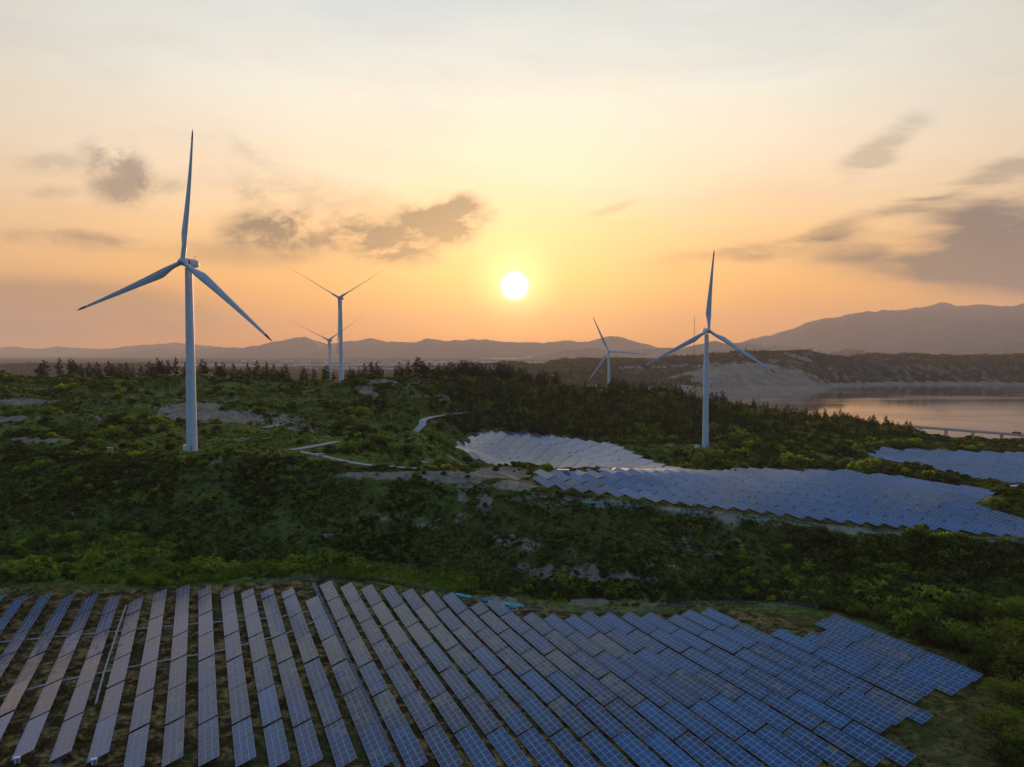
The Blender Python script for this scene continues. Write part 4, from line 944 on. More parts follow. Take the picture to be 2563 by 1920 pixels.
# candidate points over the middle ground, uniform in area inside the view wedge (a little wider than the frame)
def cand(n, y0, y1, px0=-160, px1=2370):
    y = np.sqrt(rng.random(n) * (y1 ** 2 - y0 ** 2) + y0 ** 2); px = px0 + rng.random(n) * (px1 - px0); x = (px - 1106) / 1533 * y
    return x, y
def infields(x, y, grow=0):
    m = np.zeros(len(x), bool)
    for p in FIELDS: m |= inpoly(x, y, p)
    return m
def pe(px, py, cx, cy, rx, ry, rot=0.0):
    c, s = math.cos(rot), math.sin(rot); a = ((px - cx) * c + (py - cy) * s) / rx; b_ = ((py - cy) * c - (px - cx) * s) / ry
    return np.hypot(a, b_) < 1
SANDS = [(425, 890, 80, 20), (505, 902, 60, 12), (930, 1030, 215, 13), (1085, 1020, 60, 16), (1300, 1245, 90, 10), (1130, 1195, 40, 7), (1110, 1048, 45, 13), (985, 1040, 60, 6), (815, 825, 40, 5), (1275, 1300, 45, 9), (1100, 1055, 50, 14), (50, 868, 55, 6), (30, 905, 60, 6), (60, 950, 60, 5)]
ROADS = [(905, 925, 25, 14), (960, 900, 50, 6), (680, 968, 60, 6), (720, 990, 60, 8), (800, 1005, 60, 6), (1085, 1028, 50, 7), (415, 978, 30, 9), (1520, 970, 26, 8), (1090, 1318, 75, 16)]
# --- shrubs and scrub
xa, ya = cand(70000, 236, 335); xb, yb = cand(230000, 335, 900); xc, yc = cand(60000, 105, 250, 1300, 2500)
x = np.concatenate([xa, xb, xc]); y = np.concatenate([ya, yb, yc]); z = hgt(x, y); px, py = project(x, y, z)
den = fbm(x / 22, y / 22, 3, 77) * .5 + .5 + fbm(x / 6, y / 6, 2, 78) * .25
forest = (px > 900) & (py < 965) & (y > 560)
right_wood = (y < 300) & (px > 1700)
marg = infields(x, y + 9) | infields(x + 8, y + 6) | infields(x, y + 5) | infields(x, y - 4) | infields(x + 4, y) | infields(x - 4, y) | infields(x, y + 2)
ok = ~marg & (np.hypot(x + 153, y - 337) > 15) & (np.hypot(x - 148, y - 542) > 16) & (roaddist(x, y) > 4) & (z > 1) & ~((y < 250) & (x < 108) & inpoly(x, y, [(-230, 20), (-230, 236), (-60, 254), (10, 251), (60, 246), (112, 205), (130, 190), (104, 150), (98, 20)]))
for e in SANDS: ok &= ~(pe(px, py, *e) & (rng.random(len(x)) < .90))
for e in ROADS: ok &= ~pe(px, py, *e)
thick = (y < 330) | forest | (px > 1500)
slope_ = (y < 335) & (y > 262) & (px < 1750)
p = np.where(thick, .22 + .60 * (den > .46), .08 + .72 * (den > .60)); p = np.where(slope_, .10 + .50 * (den > .55), p); bald = pe(px, py, 1280, 1215, 300, 55) & (y < 300); p = np.where(bald & (den < .56), p * .22, p)
p = np.where((y > 335), p * .8, p); plat = (y > 335) & (px < 1000) & (y < 620); p = np.where(plat, np.where(den > .63, .30, .035), p); p = np.where(right_wood, 1.0, p)
lawn = pe(px, py, 1440, 968, 130, 10) | pe(px, py, 1850, 1003, 120, 14, .12) | (pe(px, py, 1350, 1310, 330, 16) & (y < 290)) | pe(px, py, 560, 955, 250, 12)
p = np.where(lawn, p * .15, p)
ok &= rng.random(len(x)) < p
x, y, z, px, py, den, right_wood = x[ok], y[ok], z[ok], px[ok], py[ok], den[ok], right_wood[ok]
s = rng.gamma(4, .25, len(x)) * np.where(y < 335, 1.0, 1.35) * np.where((px > 1350) & (y > 420), 1.25, 1) * np.where((px > 1980) & (y > 560), .6, 1) * np.where(den > .66, 1.35, 1.0) * np.where(right_wood, 1.35, 1) * np.where((y < 335) & (y > 262) & (px < 1750), .72, 1)
lushm = (pe(px, py, 620, 1234, 330, 22) | pe(px, py, 920, 1262, 110, 20) | pe(px, py, 120, 1170, 260, 40, .1) | pe(px, py, 330, 1245, 120, 24) | pe(px, py, 30, 1250, 100, 14)) & (y < 300) & (rng.random(len(x)) < .85)
lushm |= (rng.random(len(x)) < np.where(den > .6, .16, .05))
dull = (~lushm) & (rng.random(len(x)) < np.where((px > 950) & (py > 1080) & (px < 1800), .40, .16))
sh = [shrub_mesh('shrub', M_leaf, seed=i, n=150) for i in range(4)]; shd = [shrub_mesh('scrub', M_leafd, n=90, h=.6, seed=20 + i) for i in range(3)]; shb = [shrub_mesh('bright_shrub', M_leafb, seed=40 + i, n=150) for i in range(3)]
P = np.c_[x, y, z]
g = ~lushm & ~dull
scatter('shrubs', P[g], s[g], sh, 'dark green shrubs covering slopes and woods')
scatter('scrub', P[dull], s[dull] * .85, shd, 'olive and brown scrub on the slopes')
P2 = P[lushm]; scatter('bright_shrubs', P2, s[lushm] * np.where((px[lushm] < 480) & (y[lushm] < 300), 1.9, 1.3), shb, 'bright green bushes along the foot of the slope')
print('SHRUBS', len(x))
# --- grass tufts on the plateau and green reeds along the foot
xa, ya = cand(110000, 246, 340); xb, yb = cand(130000, 340, 640); x = np.r_[xa, xb]; y = np.r_[ya, yb]; z = hgt(x, y); px, py = project(x, y, z)
ok = ~infields(x, y) & ~infields(x, y + 4) & (roaddist(x, y) > 3.5) & (fbm(x / 15, y / 15, 3, 90) > -.15)
for e in SANDS + ROADS: ok &= ~pe(px, py, *e)
ok &= rng.random(len(x)) < np.clip(y / 500, .25, .9)
x, y, z = x[ok], y[ok], z[ok]
gm = [grass_mesh('tuft', M_leaf, seed=i) for i in range(2)] + [grass_mesh('tuft', M_leafb, seed=9)] + [grass_mesh('tuft', M_leafd, seed=7)]
scatter('grass', np.c_[x, y, z], rng.uniform(.35, .85, len(x)), gm, 'grass on the crest and plateau')
x, y = cand(16000, 236, 285, -160, 1080); z = hgt(x, y); px, py = project(x, y, z)
ok = (fbm(x / 9, y / 9, 3, 55) > -.05) & (pe(px, py, 620, 1240, 330, 17) | pe(px, py, 930, 1262, 110, 20) | pe(px, py, 300, 1250, 140, 18) | pe(px, py, 30, 1252, 110, 12)) & ~infields(x, y)
scatter('reeds', np.c_[x, y, z][ok], rng.uniform(1.0, 2.4, ok.sum()), [grass_mesh('reed', M_leafb, 90, .8, 1.0, 50 + i) for i in range(3)], 'tall bright green reeds beside the near solar field')
# --- dry tufts between the near rows
x = rng.uniform(-190, 165, 46000); y = rng.uniform(112, 250, 46000); z = hgt(x, y)
ok = inpoly(x, y, near_poly) & (fbm(x / 5, y / 9, 3, 95) > 0.08); x, y, z = x[ok], y[ok], z[ok]
scatter('dry_grass', np.c_[x, y, z], rng.uniform(.25, .6, len(x)), [grass_mesh('dry', M_straw, 40, 1.0, .8, 60), grass_mesh('dry', M_bark, 40, 1.0, .8, 61), shrub_mesh('weed', M_leafd, 50, 1, .5, .14, 62), grass_mesh('dry', M_straw, 40, 1.0, .6, 63)], 'dry straw and weeds between the near rows')

# ------------------------------------------------------------------ individual trees
budget = 300
def ridge_tree(sx, ytop, ybase, dmin, dmax, label, group):
    """sx, ytop, ybase in photograph pixels"""
    global budget
    if budget <= 0: return
    px = sx / K; d = np.linspace(dmin, dmax, 400); r = ray(px, 800); xx = d * r[0] / r[1]; zz = hgt(xx, d); ang = (zz - CAMZ) / d; k = int(np.argmax(ang))
    h = (ybase - ytop) * d[k] / F; tree('pine_tree', float(xx[k]), float(d[k]), min(17, max(7.0, h * 1.45)), label, group); budget -= 1
def order_trees(xs, tops, f, where):
    for i, (a, t) in enumerate(sorted(zip(xs, tops))):
        f(a, t, f'dark pine, {ordw(i + 1)} from the left {where}')
L1 = [v / 3.16 for v in (320, 345, 470, 560, 582, 612, 640, 705, 770, 860, 895, 950, 1000, 1050, 1115, 1180, 1205, 1250, 1280, 1330, 1390, 1465)]
order_trees(L1, [840 + random.uniform(88, 106) for _ in L1], lambda a, t, l: ridge_tree(a, t, t + random.uniform(22, 36), 560, 760, l, 'pines along the left skyline ridge'), 'on the ridge left of the tallest turbine')
L2 = [v / 3.16 for v in (1600, 1625, 1710, 1745, 1760, 1845, 1905, 1960, 2010, 2030, 2080, 2110, 2165, 2200)] + [650 + v / 3.687 for v in (205, 240, 385, 410, 500, 590, 620, 680)]
order_trees(L2, [0] * len(L2), lambda a, t, l: ridge_tree(a, 0, random.uniform(16, 32), 600, 760, l, 'pines along the ridge between the two nearest left turbines'), 'between the tallest and the V-bladed turbine')
L3 = [650 + v / 3.687 for v in (835, 865, 915, 965, 1030, 1080, 1120, 1250, 1290, 1320, 1370)]
order_trees(L3, [0] * len(L3), lambda a, t, l: ridge_tree(a, 0, random.uniform(16, 28), 600, 780, l, 'pines right of the V-bladed turbine'), 'just right of the V-bladed turbine')
L4 = [1000 + v / 3.16 for v in (135, 160, 190, 215, 240, 270, 305, 318, 358, 375, 398, 420, 437, 465, 490, 508, 530, 565, 585, 610, 635, 660, 680, 710, 740, 770, 785, 805, 830, 865, 890, 950, 975)]
order_trees(L4, [0] * len(L4), lambda a, t, l: ridge_tree(a, 0, random.uniform(20, 36), 660, 800, l, 'pines on the central knoll below the sun'), 'on the knoll below the sun')
L5 = [1000 + v / 3.16 for v in (1000, 1020, 1040, 1088, 1108, 1140, 1160, 1228, 1245)]
order_trees(L5, [0] * len(L5), lambda a, t, l: ridge_tree(a, 0, random.uniform(18, 30), 680, 840, l, 'pines on the slope right of the knoll'), 'on the slope falling right from the knoll')
L6 = [1000 + v / 3.16 for v in (1670, 1690, 1720, 1750, 1775, 1797, 1830, 1858, 1895, 1920, 1960, 2005, 2030, 2052, 2080, 2110, 2140, 2165, 2190)] + [1700 + v / 2.563 for v in (5, 20, 45, 75, 100, 130, 160, 210, 240, 280)]
order_trees(L6, [0] * len(L6), lambda a, t, l: ridge_tree(a, 0, random.uniform(16, 30), 700, 860, l, 'pines on the wooded hilltop around the right turbine'), 'on the wooded hilltop near the right turbine')
L7 = [1700 + v / 2.563 for v in (480, 510, 540, 570, 600, 625, 650, 675, 700, 730, 750, 765, 790, 812, 850, 870, 890, 912, 940, 955, 1000, 1020, 1040, 1062, 1088, 1110, 1135, 1160, 1255, 1335)]
order_trees(L7, [0] * len(L7), lambda a, t, l: ridge_tree(a, 0, random.uniform(14, 27), 640, 800, l, 'trees along the wooded edge against the lake'), 'against the golden lake')
# broadleaf trees right of the near field and at the foot of the slope
RT = [(1850, 1330, 4.5), (1905, 1345, 5), (1955, 1340, 5.5), (2010, 1352, 5), (2070, 1350, 6), (2130, 1352, 6), (2190, 1345, 6.5), (1985, 1385, 5), (2040, 1400, 5.5), (2100, 1412, 6), (2160, 1408, 7), (2215, 1400, 7), (2125, 1455, 6), (2180, 1465, 7.5), (2235, 1460, 7),
      (2160, 1520, 5), (2205, 1535, 6), (2110, 1560, 4.5), (2150, 1590, 5), (2200, 1600, 6), (2060, 1635, 4), (2105, 1650, 5), (2165, 1660, 5.5), (2220, 1665, 6), (2075, 1600, 3.5), (2250, 1540, 6), (1790, 1318, 3.5), (1935, 1310, 4.5), (2060, 1310, 4.5), (2160, 1305, 5), (1860, 1300, 4), (2000, 1300, 4)]
ft = [(*H(a, b, 110, 300), h) for a, b, h in RT]; ft = [(x, y, h) for x, y, h in ft if not inpoly(np.array([x - 1.5]), np.array([y]), [(-190, 110), (-190, 240), (80, 246), (108, 232), (128, 188), (100, 150), (90, 110)])[0]]
ft.sort(key=lambda t: -t[1])
for i, (x, y, h) in enumerate(ft): tree('broadleaf_tree', x, y, h * 1.45, f'rounded green tree beside the near field, {ordw(i + 1)} counted from the far end', 'broadleaf trees right of the near solar field'); budget -= 1
LT_ = [(30, 1195, 5), (85, 1180, 6), (140, 1190, 6), (195, 1185, 5.5), (60, 1215, 5), (120, 1222, 5.5), (180, 1218, 5), (240, 1205, 5), (295, 1230, 5.5), (345, 1238, 5.5), (395, 1235, 4.5), (250, 1150, 5), (330, 1170, 4.5), (160, 1145, 4.5), (420, 1190, 4), (500, 1205, 4), (10, 1150, 5), (285, 1262, 4), (345, 1268, 4)]
lt = sorted([(*H(a, b, 225, 330), h) for a, b, h in LT_])
for i, (x, y, h) in enumerate(lt): tree('broadleaf_tree', x, y, h * 1.15, f'bushy green tree below the dark slope, {ordw(i + 1)} from the left edge', 'bushy trees at the foot of the left slope'); budget -= 1
MT = [(455, 1232, 3), (1700, 1300, 3.5), (1560, 1290, 3)]
# pines dotted singly on the left plateau
dots = [(555, 965, 3.5), (205, 870, 4), (362, 965, 4), (385, 967, 3), (575, 1003, 5), (598, 1000, 5), (612, 1010, 4), (630, 1000, 4.5), (645, 1012, 3.5), (560, 1008, 4), (655, 935, 5), (663, 934, 5)]
ds = sorted([(*H(a, b, 315, 560), h) for a, b, h in dots])
for i, (x, y, h) in enumerate(ds): tree('pine_tree', x, y, h, f'young pine on the plateau behind the crest, {ordw(i + 1)} from the left', 'young pines on the left plateau'); budget -= 1
# the wood behind the pale field: nearest pines singly, the remainder as one wood
x, y = cand(9000, 590, 830, 880, 2230); z = hgt(x, y); px, py = project(x, y, z)
wood = ((px > 930) & (px < 1560) & (py < 945) & (py > 845)) | ((px > 1330) & (px < 1900) & (py < 935)) | ((px >= 1850) & (px < 1985) & (py < 950) & (rng.random(len(x)) < .3))
okk = wood & ~infields(x, y) & (fbm(x / 30, y / 30, 3, 99) > -.25) & (z > 12) & (np.hypot(x - 148, y - 544) > 22)
for e in ROADS: okk &= ~pe(px, py, *e)
x, y, z = x[okk], y[okk], z[okk]; o_ = np.argsort(y); x, y, z = x[o_], y[o_], z[o_]
n_ind = min(budget, 75)
for i in range(n_ind): tree('pine_tree', float(x[i]), float(y[i]), random.uniform(5.5, 8.5), 'dark pine at the front edge of the wood beyond the solar fields', 'pines at the front of the wood')
pm = [pine_crown(200 + i).mesh('pine_source', M_needle) for i in range(4)] + [broad_crown(300 + i, 8, 700, .26)[0].mesh('broad_source', M_tree) for i in range(2)]
scatter('pine_wood', np.c_[x, y, z][n_ind:], rng.gamma(9, .085, len(x) - n_ind), pm, 'dense dark wood of pines beyond the solar fields')
# low scrubby trees along the far crest and dark copses on the far hill
x = rng.uniform(-1400, 2600, 26000); y = rng.uniform(1500, 3500, 26000); z = hgt(x, y); px, py = project(x, y, z)
ok = (px > 880) & (px < 2300) & (z > 14) & (fbm(x / 90, y / 90, 3, 101) > -.05) & ~pe(px, py, 1620, 815, 120, 26); scatter('far_copses', np.c_[x, y, z][ok], rng.uniform(.5, 1.1, ok.sum()), pm[4:] + pm[:1], 'dark copses and hedges on the far hill')
x = rng.uniform(-3200, 500, 9000); y = rng.uniform(1300, 5200, 9000); z = hgt(x, y); ok = (fbm(x / 160, y / 160, 3, 103) > .12) & (z > 1)
scatter('plain_copses', np.c_[x, y, z][ok], rng.uniform(.6, 1.3, ok.sum()), pm[4:], 'tree belts on the left plain')

# ------------------------------------------------------------------ small built things
def box_thing(name, x, y, size, rz, label, cat, legs=False, mat=None, group=None):
    z = hz(x, y); root = empty(name, (x, y, z), rz); tag(root, label, cat, group)
    w, d, h = size; mb = MB(); b0 = .5 if legs else .15
    mb.box((0, 0, b0 + h / 2), (w, d, h)); mb.build('cabinet', mat or M_box, root)
    mb = MB(); mb.box((0, 0, b0 + h + .06), (w + .25, d + .25, .12)); mb.build('roof', M_box, root)
    for i in range(2):
        mb = MB(); mb.box(((-.25 + .5 * i) * w, -d / 2 - .02, b0 + h * .48), (w * .44, .05, h * .84)); dr = mb.build('door', M_steel if i else M_box, root)
        mb = MB(); mb.box(((-.09 + .18 * i) * w, -d / 2 - .07, b0 + h * .5), (.06, .05, .3)); mb.build('handle', M_dark, dr)
    mb = MB()
    if legs:
        for sx in (-1, 1): mb.box((sx * w * .35, 0, .2), (.1, .1, .7))
        mb.build('stand', M_steel, root)
    else: mb.box((0, 0, 0), (w + .8, d + .8, .3)); mb.build('plinth', M_conc, root)
    return root
x, y = -153 - 4.6, 339 + 3; box_thing('transformer_cabinet', x, y, (2.6, 2.0, 2.2), .1, 'white transformer cabinet at the foot of the tallest turbine', 'transformer')
x, y = 148 - 5.5, 544 - 1; box_thing('transformer_cabinet', x, y, (3.2, 2.2, 1.8), .2, 'white transformer cabinet at the foot of the right turbine', 'transformer')
x, y = H(1216, 1026, 330, 460); box_thing('inverter_cabin', x, y, (5.5, 2.4, 2.4), -.15, 'white inverter cabin between the two middle solar fields', 'cabin')
x, y = H(2190, 1060, 320, 420); box_thing('inverter_cabin', x, y, (2.8, 2.2, 2.6), 0, 'white cabin beside the sandy track at the right edge', 'cabin')
x, y = H(237, 972, 320, 400); box_thing('equipment_box', x, y, (2.6, .8, 1.1), 0, 'lone white box on the grassy crest left of the tallest turbine', 'box')
x, y = H(45, 1647, 100, 170); box_thing('combiner_box', x, y - 1, (.9, .4, 1.0), .3, 'small combiner box on a stand at the picture’s lower left corner'.replace('’', "'"), 'combiner box', True, group='combiner boxes at the row ends')
x, y = H(210, 1650, 100, 170); box_thing('combiner_box', x, y - 1, (.9, .4, 1.0), .3, 'small pale combiner box right of the other, at the bottom left row ends', 'combiner box', True, group='combiner boxes at the row ends')
# barrels / trough beside the track
x, y = H(690, 985, 330, 400); box_thing('water_tank', x, y, (3.2, 1.3, 1.0), .1, 'small blue tank beside the track behind the crest', 'tank', mat=M_blue)

def pole(x, y, h, label, name='power_pole', arm=True):
    z = hz(x, y); root = empty(name, (x, y, z)); tag(root, label, 'pole'); mb = MB(); mb.tube([(0, 0, -.5), (0, 0, h)], [.16, .11], 8); mb.build('post', M_conc, root)
    if arm: mb = MB(); mb.box((0, 0, h - .6), (1.8, .1, .12)); mb.build('crossarm', M_steel, root)
x, y = H(654, 938, 400, 500); pole(x, y, 9, 'grey concrete pole on a bare patch left of the bending road')
x, y = H(845, 918, 420, 560); pole(x, y, 8, 'thin grey pole in scrub left of the pale bending road')
x, y = H(1023, 1000 + 8, 380, 520); pole(x, y, 3.5, 'short white post at the near corner of the pale field', 'marker_post', False)

def lattice(name, x, y, h, w, label, cat, mat=M_steel, arms=0, zb=None, top=.25):
    z = hz(x, y) if zb is None else zb; root = empty(name, (x, y, z), .4); tag(root, label, cat)
    for sx, sy in ((-1, -1), (1, -1), (1, 1), (-1, 1)):
        mb = MB(); mb.tube([(sx * w / 2, sy * w / 2, -1), (sx * w / 2 * top, sy * w / 2 * top, h)], [max(.06, w * .035)] * 2, 5); mb.build('leg', mat, root)
    mb = MB(); n = max(4, int(h / max(w, 2) / 1.1)); rr = max(.035, w * .018)
    for i in range(n):
        a, b = i / n, (i + 1) / n; wa, wb = w / 2 * (1 - (1 - top) * a), w / 2 * (1 - (1 - top) * b)
        c = [(-1, -1), (1, -1), (1, 1), (-1, 1)]
        for k in range(4):
            p, q = c[k], c[(k + 1) % 4]; mb.tube([(p[0]*wa, p[1]*wa, a*h), (q[0]*wb, q[1]*wb, b*h)], [rr, rr], 4, cap=False); mb.tube([(q[0]*wa, q[1]*wa, a*h), (p[0]*wb, p[1]*wb, b*h)], [rr, rr], 4, cap=False)
    mb.build('bracing', mat, root)
    for i in range(arms):
        mb = MB(); zz = h * (.70 + .13 * i); L = w * (1.9 - .3 * i); mb.tube([(-L, 0, zz), (0, 0, zz + w * .25), (L, 0, zz)], [rr * 2] * 3, 5); mb.build('crossarm', mat, root)
    return root
x, y = H(1638, 905, 620, 820); r_ = lattice('radio_mast', x, y, 26, 1.8, 'short lattice radio mast with aerials against the lake', 'mast', top=.8)
for k in range(3):
    mb = MB()
    for a in range(3): mb.box((1.5 * math.cos(a * 2.1), 1.5 * math.sin(a * 2.1), 17 + 3.2 * k), (.5, .5, 1.8)); mb.tube([(0, 0, 17 + 3.2 * k), (1.5 * math.cos(a * 2.1), 1.5 * math.sin(a * 2.1), 17 + 3.2 * k)], [.06, .06], 4)
    mb.build('aerial_ring', M_steel, r_)
D = 1250; X = (1499 - 1106) / 1533 * D; zt = CAMZ + (765 - 683) / 1533 * D
g = lattice('guyed_mast', X, D, zt - hz(X, D), 1.1, 'very tall thin mast rising left of the right turbine', 'mast', mat=simple('mast_red_brown', (.22, .12, .10), .6), top=1.0)
for (px, py, d, h) in ((798, 788, 3600, 42), (832, 786, 3400, 46), (930, 785, 4200, 40)):
    X = (px - 1106) / 1533 * d; lattice('pylon', X, d, h, 8, {798: 'distant pylon right of the V-bladed turbine, left one of a close pair', 832: 'distant pylon right of the V-bladed turbine, right one of a close pair', 930: 'distant pylon standing alone above the central knoll'}[px], 'pylon', arms=3)

# bridge over the inlet, with its lamps
def bridge():
    a = (np.array([(2005 - 1106) / 1533 * 960, 960.])); b = (np.array([(2330 - 1106) / 1533 * 830, 830.])); zd = 9.5
    dv = b - a; L = np.hypot(*dv); u = dv / L; ang = math.atan2(u[1], u[0]); a = a - u * 60; L += 60
    root = empty('road_bridge', (a[0], a[1], 0), ang); tag(root, 'pale concrete road bridge crossing the lake inlet at right', 'bridge')
    mb = MB(); mb.box((L / 2, 0, zd), (L, 11, 1.6)); mb.build('deck', M_conc, root)
    for sy in (-1, 1):
        mb = MB(); mb.box((L / 2, sy * 5.4, zd + 1.15), (L, .25, .6)); mb.box((L / 2, sy * 5.4, zd + 1.95), (L, .12, .12))
        for i in range(int(L / 4)): mb.box((2 + i * 4, sy * 5.4, zd + 1.65), (.2, .2, .7))
        mb.build('parapet', M_conc, root)
    for i in range(9):
        for sy in (-3, 3):
            mb = MB(); mb.tube([(20 + i * 32, sy, -6), (20 + i * 32, sy, zd - .7)], [.8, .8], 10); mb.build('pier', M_conc, root)
    k = 0
    for i in range(-1, 9):
        for sy in (-1,):
            p = a + u * (18 + 30 * i) + np.array([-u[1], u[0]]) * 5.0 * (1 if i % 2 else -1)
            lm = empty('street_lamp', (p[0], p[1], zd + .8), ang + (math.pi / 2 if i % 2 else -math.pi / 2)); k += 1
            tag(lm, f'slim street lamp on the bridge, {ordw(k)} from its left end', 'street lamp', 'street lamps along the bridge')
            mb = MB(); mb.tube([(0, 0, 0), (0, 0, 9), (-.6, 0, 9.8), (-2, 0, 10)], [.1, .08, .06, .05], 6); mb.build('post', M_steel, lm)
            mb = MB(); mb.box((-2.3, 0, 10), (.9, .3, .15)); mb.build('lamp_head', M_box, lm)
    # lorry at the right edge
    p = a + u * (np.dot(np.array([(2206 - 1106) / 1533 * 880, 880.]) - a, u)); tr = empty('lorry', (p[0], p[1], zd + .8), ang); tag(tr, 'dark red lorry driving over the bridge at the picture edge', 'lorry')
    mb = MB(); mb.box((0, 0, 2.2), (7, 2.4, 2.6)); mb.build('cargo_box', M_red, tr); mb = MB(); mb.box((-4.7, 0, 1.7), (2, 2.3, 2.2)); cabo = mb.build('cab', M_red, tr)
    mb = MB(); mb.box((-5.71, 0, 2.2), (.04, 2.0, .9)); mb.box((-4.9, -1.16, 2.2), (1.0, .04, .8)); mb.build('window', M_glass, cabo)
    for xx in (-4.6, 1.8, 2.9):
        for sy in (-1.05, 1.05): mb = MB(); mb.tube([(xx, sy - .15, .5), (xx, sy + .15, .5)], [.5, .5], 14); mb.build('wheel', M_dark, tr)
bridge()
def car(x, y, rz, label, col):
    m = simple('car_paint', col, .25); root = empty('parked_car', (x, y, hz(x, y) + .1), rz); tag(root, label, 'car'); mb = MB()
    prof = [(-2.2, .4), (-2.25, .85), (-1.6, 1.0), (-1.0, 1.45), (.6, 1.48), (1.3, 1.0), (2.1, .85), (2.2, .4)]
    vs = [(a, s_ * (.9 if b < 1.1 else .72), b) for s_ in (-1, 1) for a, b in prof]; n = len(prof)
    mb.add(vs, [tuple(range(n)), tuple(reversed(range(n, 2 * n)))] + [(i, i + n, (i + 1) % n + n, (i + 1) % n) for i in range(n)]); body = mb.build('body', m, root)
    mb = MB(); mb.box((-.2, 0, 1.22), (1.5, 1.66, .34)); mb.build('window', M_glass, body)
    for xx in (-1.4, 1.4):
        for sy in (-.85, .85): mb = MB(); mb.tube([(xx, sy - .1, .33), (xx, sy + .1, .33)], [.33, .33], 14); mb.build('wheel', M_dark, root)
x, y = H(2200, 1052, 330, 420); car(x, y, .2, 'dark car parked beside the white cabin at the right edge', (.04, .05, .06))

# far houses on the hill
def house(px, py, dm, dM, w, d, h, rz, label, group):
    x, y, z = hitd(px, py, dm, dM); root = empty('house', (x, y, z), rz); tag(root, label, 'house', group)
    mb = MB(); mb.box((0, 0, h / 2 - 1), (w, d, h + 2)); wl = mb.build('wall', M_wall, root)
    mb = MB(); o = .5; mb.add([(-w/2-o, -d/2-o, h), (w/2+o, -d/2-o, h), (w/2+o, d/2+o, h), (-w/2-o, d/2+o, h), (-w/2-o, 0, h + 2), (w/2+o, 0, h + 2)], [(0, 1, 5, 4), (2, 3, 4, 5), (0, 4, 3), (1, 2, 5), (3, 2, 1, 0)]); mb.build('roof', M_roofs, root)
    n = max(2, int(w / 5))
    for i in range(n):
        mb = MB(); mb.box((-w/2 + (i + .5) * w / n, -d/2 - .03, h * .55), (1.8, .1, 1.6)); mb.build('window', M_glass, wl)
hs = sorted([(1691, 918), (1702, 917), (1708, 919), (1718, 916), (1738, 920), (1752, 918), (1740, 955), (1784, 955), (1795, 956), (1908, 917), (1553, 923), (1566, 921), (1572, 922), (1583, 922), (1600, 921), (1607, 922), (1638, 922), (1650, 921), (1664, 920), (1386, 944), (1391, 944)])
for i, (sx, sy) in enumerate(hs):
    big = (sx, sy) in ((1795, 956), (1740, 955)); house(sx / K, sy / K, 1500, 3300, 20 if big else random.uniform(9, 14), 8, 6 if not big else 8, random.uniform(-.3, .3), f'small pale house on the far hillside, {ordw(i + 1)} from the left', 'houses scattered on the far hillside')
# towns on the plain: one mass of small blocks
def town():
    V = []; Fq = []; nb = 0
    for (cx, cy, rx, ry, n) in [(-2600, 6000, 1500, 500, 260), (-1100, 6400, 900, 400, 160), (-3800, 5600, 700, 500, 120), (-700, 8200, 1600, 500, 260), (700, 7600, 1200, 400, 160), (-2200, 8600, 1200, 400, 120), (-800, 4600, 500, 250, 40)]:
        for _ in range(n):
            x, y = cx + rng.normal(0, .5) * rx, cy + rng.normal(0, .5) * ry; z = float(hbase(x, y)); 
            if z < 1: continue
            w, d, h = rng.uniform(12, 42), rng.uniform(10, 16), rng.choice([6, 8, 12, 18])
            for sz in (-2, h):
                for sx, sy in ((-1, -1), (1, -1), (1, 1), (-1, 1)): V.append((x + sx * w/2, y + sy * d/2, z + sz))
            for q in ((4, 5, 6, 7), (0, 1, 5, 4), (1, 2, 6, 5), (2, 3, 7, 6), (3, 0, 4, 7)): Fq.append([nb + t for t in q])
            nb += 8
    me = npmesh('distant_town', np.array(V), np.array(Fq), M_wall); tag(link(bpy.data.objects.new('distant_town', me)), 'pale towns scattered across the hazy plain', kind='stuff')
town()

# fence along the front of the middle field, with torn green netting
def fence(pts, label, net=True, h=1.9, sp=4.0, dmin=270, dmax=320):
    W = [H(a, b, dmin, dmax) for a, b in pts]; root = empty('wire_fence', (W[0][0], W[0][1], hz(*W[0]))); tag(root, label, 'fence'); org = Vector(root.location)
    P = []
    for a, b in zip(W[:-1], W[1:]):
        n = max(1, int(math.dist(a, b) / sp)); P += [(a[0] + (b[0]-a[0]) * t / n, a[1] + (b[1]-a[1]) * t / n) for t in range(n)]
    mbp = MB(); mbp.tube([(0, 0, -.4), (0, 0, h)], [.06, .06], 6); me = mbp.mesh('post', M_steel)
    Z = [hz(*p) for p in P]
    for (x, y), z in zip(P, Z): o = bpy.data.objects.new('post', me); o.location = Vector((x, y, z)) - org; link(o, root)
    mb = MB()
    for i in range(len(P) - 1):
        for hh in (.3, .8, 1.3, 1.8): mb.tube([Vector((*P[i], Z[i] + hh)) - org, Vector((*P[i+1], Z[i+1] + hh)) - org], [.025, .025], 3, cap=False)
    mb.build('wires', M_steel, root)
    if net:
        mb = MB()
        for i in range(len(P) - 1):
            if random.random() < .35: continue
            a, b = P[i], P[i+1]
            for k in range(4):
                t0, t1 = k / 4, (k + 1) / 4; ya = random.uniform(.2, 1.2); p0 = Vector((a[0] + (b[0]-a[0])*t0, a[1] + (b[1]-a[1])*t0 - .1, Z[i] + (Z[i+1]-Z[i])*t0)) - org; p1 = Vector((a[0] + (b[0]-a[0])*t1, a[1] + (b[1]-a[1])*t1 - .1, Z[i] + (Z[i+1]-Z[i])*t1)) - org
                mb.add([p0, p1, p1 + Vector((0, random.uniform(0, .2), ya)), p0 + Vector((0, random.uniform(0, .2), random.uniform(.2, 1.2)))], [(0, 1, 2, 3)])
        mb.build('netting', M_net, root)
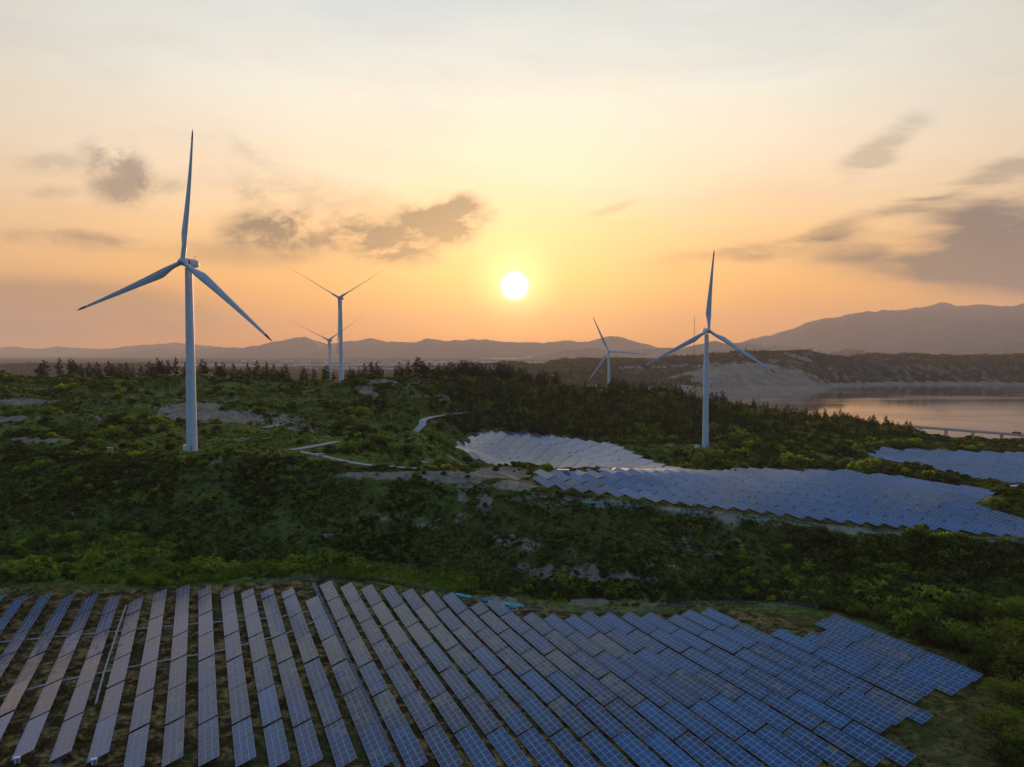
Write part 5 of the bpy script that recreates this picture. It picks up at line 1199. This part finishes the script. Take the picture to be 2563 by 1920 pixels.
fence([(1150, 1072), (1300, 1086), (1500, 1108), (1700, 1130), (1850, 1145), (2050, 1162), (2212, 1175), (2290, 1182)], 'wire fence with torn pale green netting along the middle field')
fence([(560, 1263), (700, 1252), (860, 1262), (980, 1290), (1130, 1318), (1300, 1325), (1500, 1310), (1700, 1312), (1800, 1320)], 'thin wire fence behind the near solar field', net=False, dmin=200, dmax=262)

# turquoise netting and blue sheeting left lying by the near field
def sheet(name, px, py, w, d, rz, mat, label):
    x, y = H(px, py, 180, 270); n = 12; m = 7; V = []; z0 = hz(x, y); c, s_ = math.cos(rz), math.sin(rz)
    for i in range(n):
        for j in range(m):
            a = (i / (n-1) - .5) * w; b = (j / (m-1) - .5) * d * (1 - .4 * abs(i / (n-1) - .5)); X, Y = x + a * c - b * s_, y + a * s_ + b * c
            V.append((X, Y, hz(X, Y) + .35 + .5 * math.exp(-(b / d * 3) ** 2) + random.uniform(-.15, .25)))
    I = np.arange(n * m).reshape(n, m); Fq = np.stack([I[:-1, :-1], I[1:, :-1], I[1:, 1:], I[:-1, 1:]], -1).reshape(-1, 4)
    me = npmesh(name, np.array(V), Fq, mat, smooth=True); tag(link(bpy.data.objects.new(name, me)), label, 'netting')
sheet('dust_net', 1082, 1306, 9, 2.4, -.15, M_tarp, 'crumpled turquoise netting on the ground, middle of three pieces')
sheet('dust_net', 1052, 1300, 5, 2.0, .1, M_tarpb, 'dark blue sheeting lying left of the turquoise netting')
sheet('dust_net', 1113, 1311, 6, 1.6, 0, M_tarp, 'turquoise netting draped over the small concrete pit')
sheet('dust_net', 1002, 1290, 6, 2.0, -.3, M_tarp, 'turquoise netting behind the row ends, leftmost piece')
x, y = H(1106, 1318, 180, 270); root = empty('concrete_pit', (x, y, hz(x, y)), .1); tag(root, 'small square concrete pit beside the turquoise netting', 'pit')
mb = MB()
for (c_, s_) in (((0, -1.4, .3), (3.6, .25, .6)), ((0, 1.4, .3), (3.6, .25, .6)), ((-1.7, 0, .3), (.25, 2.55, .6)), ((1.7, 0, .3), (.25, 2.55, .6))): mb.box(c_, s_)
mb.build('rim', M_conc, root); mb = MB(); mb.box((0, 0, .08), (3.1, 2.5, .1)); mb.build('dark_water', M_glass, root)
print('DONE objects', len(bpy.data.objects), 'trees left', budget)
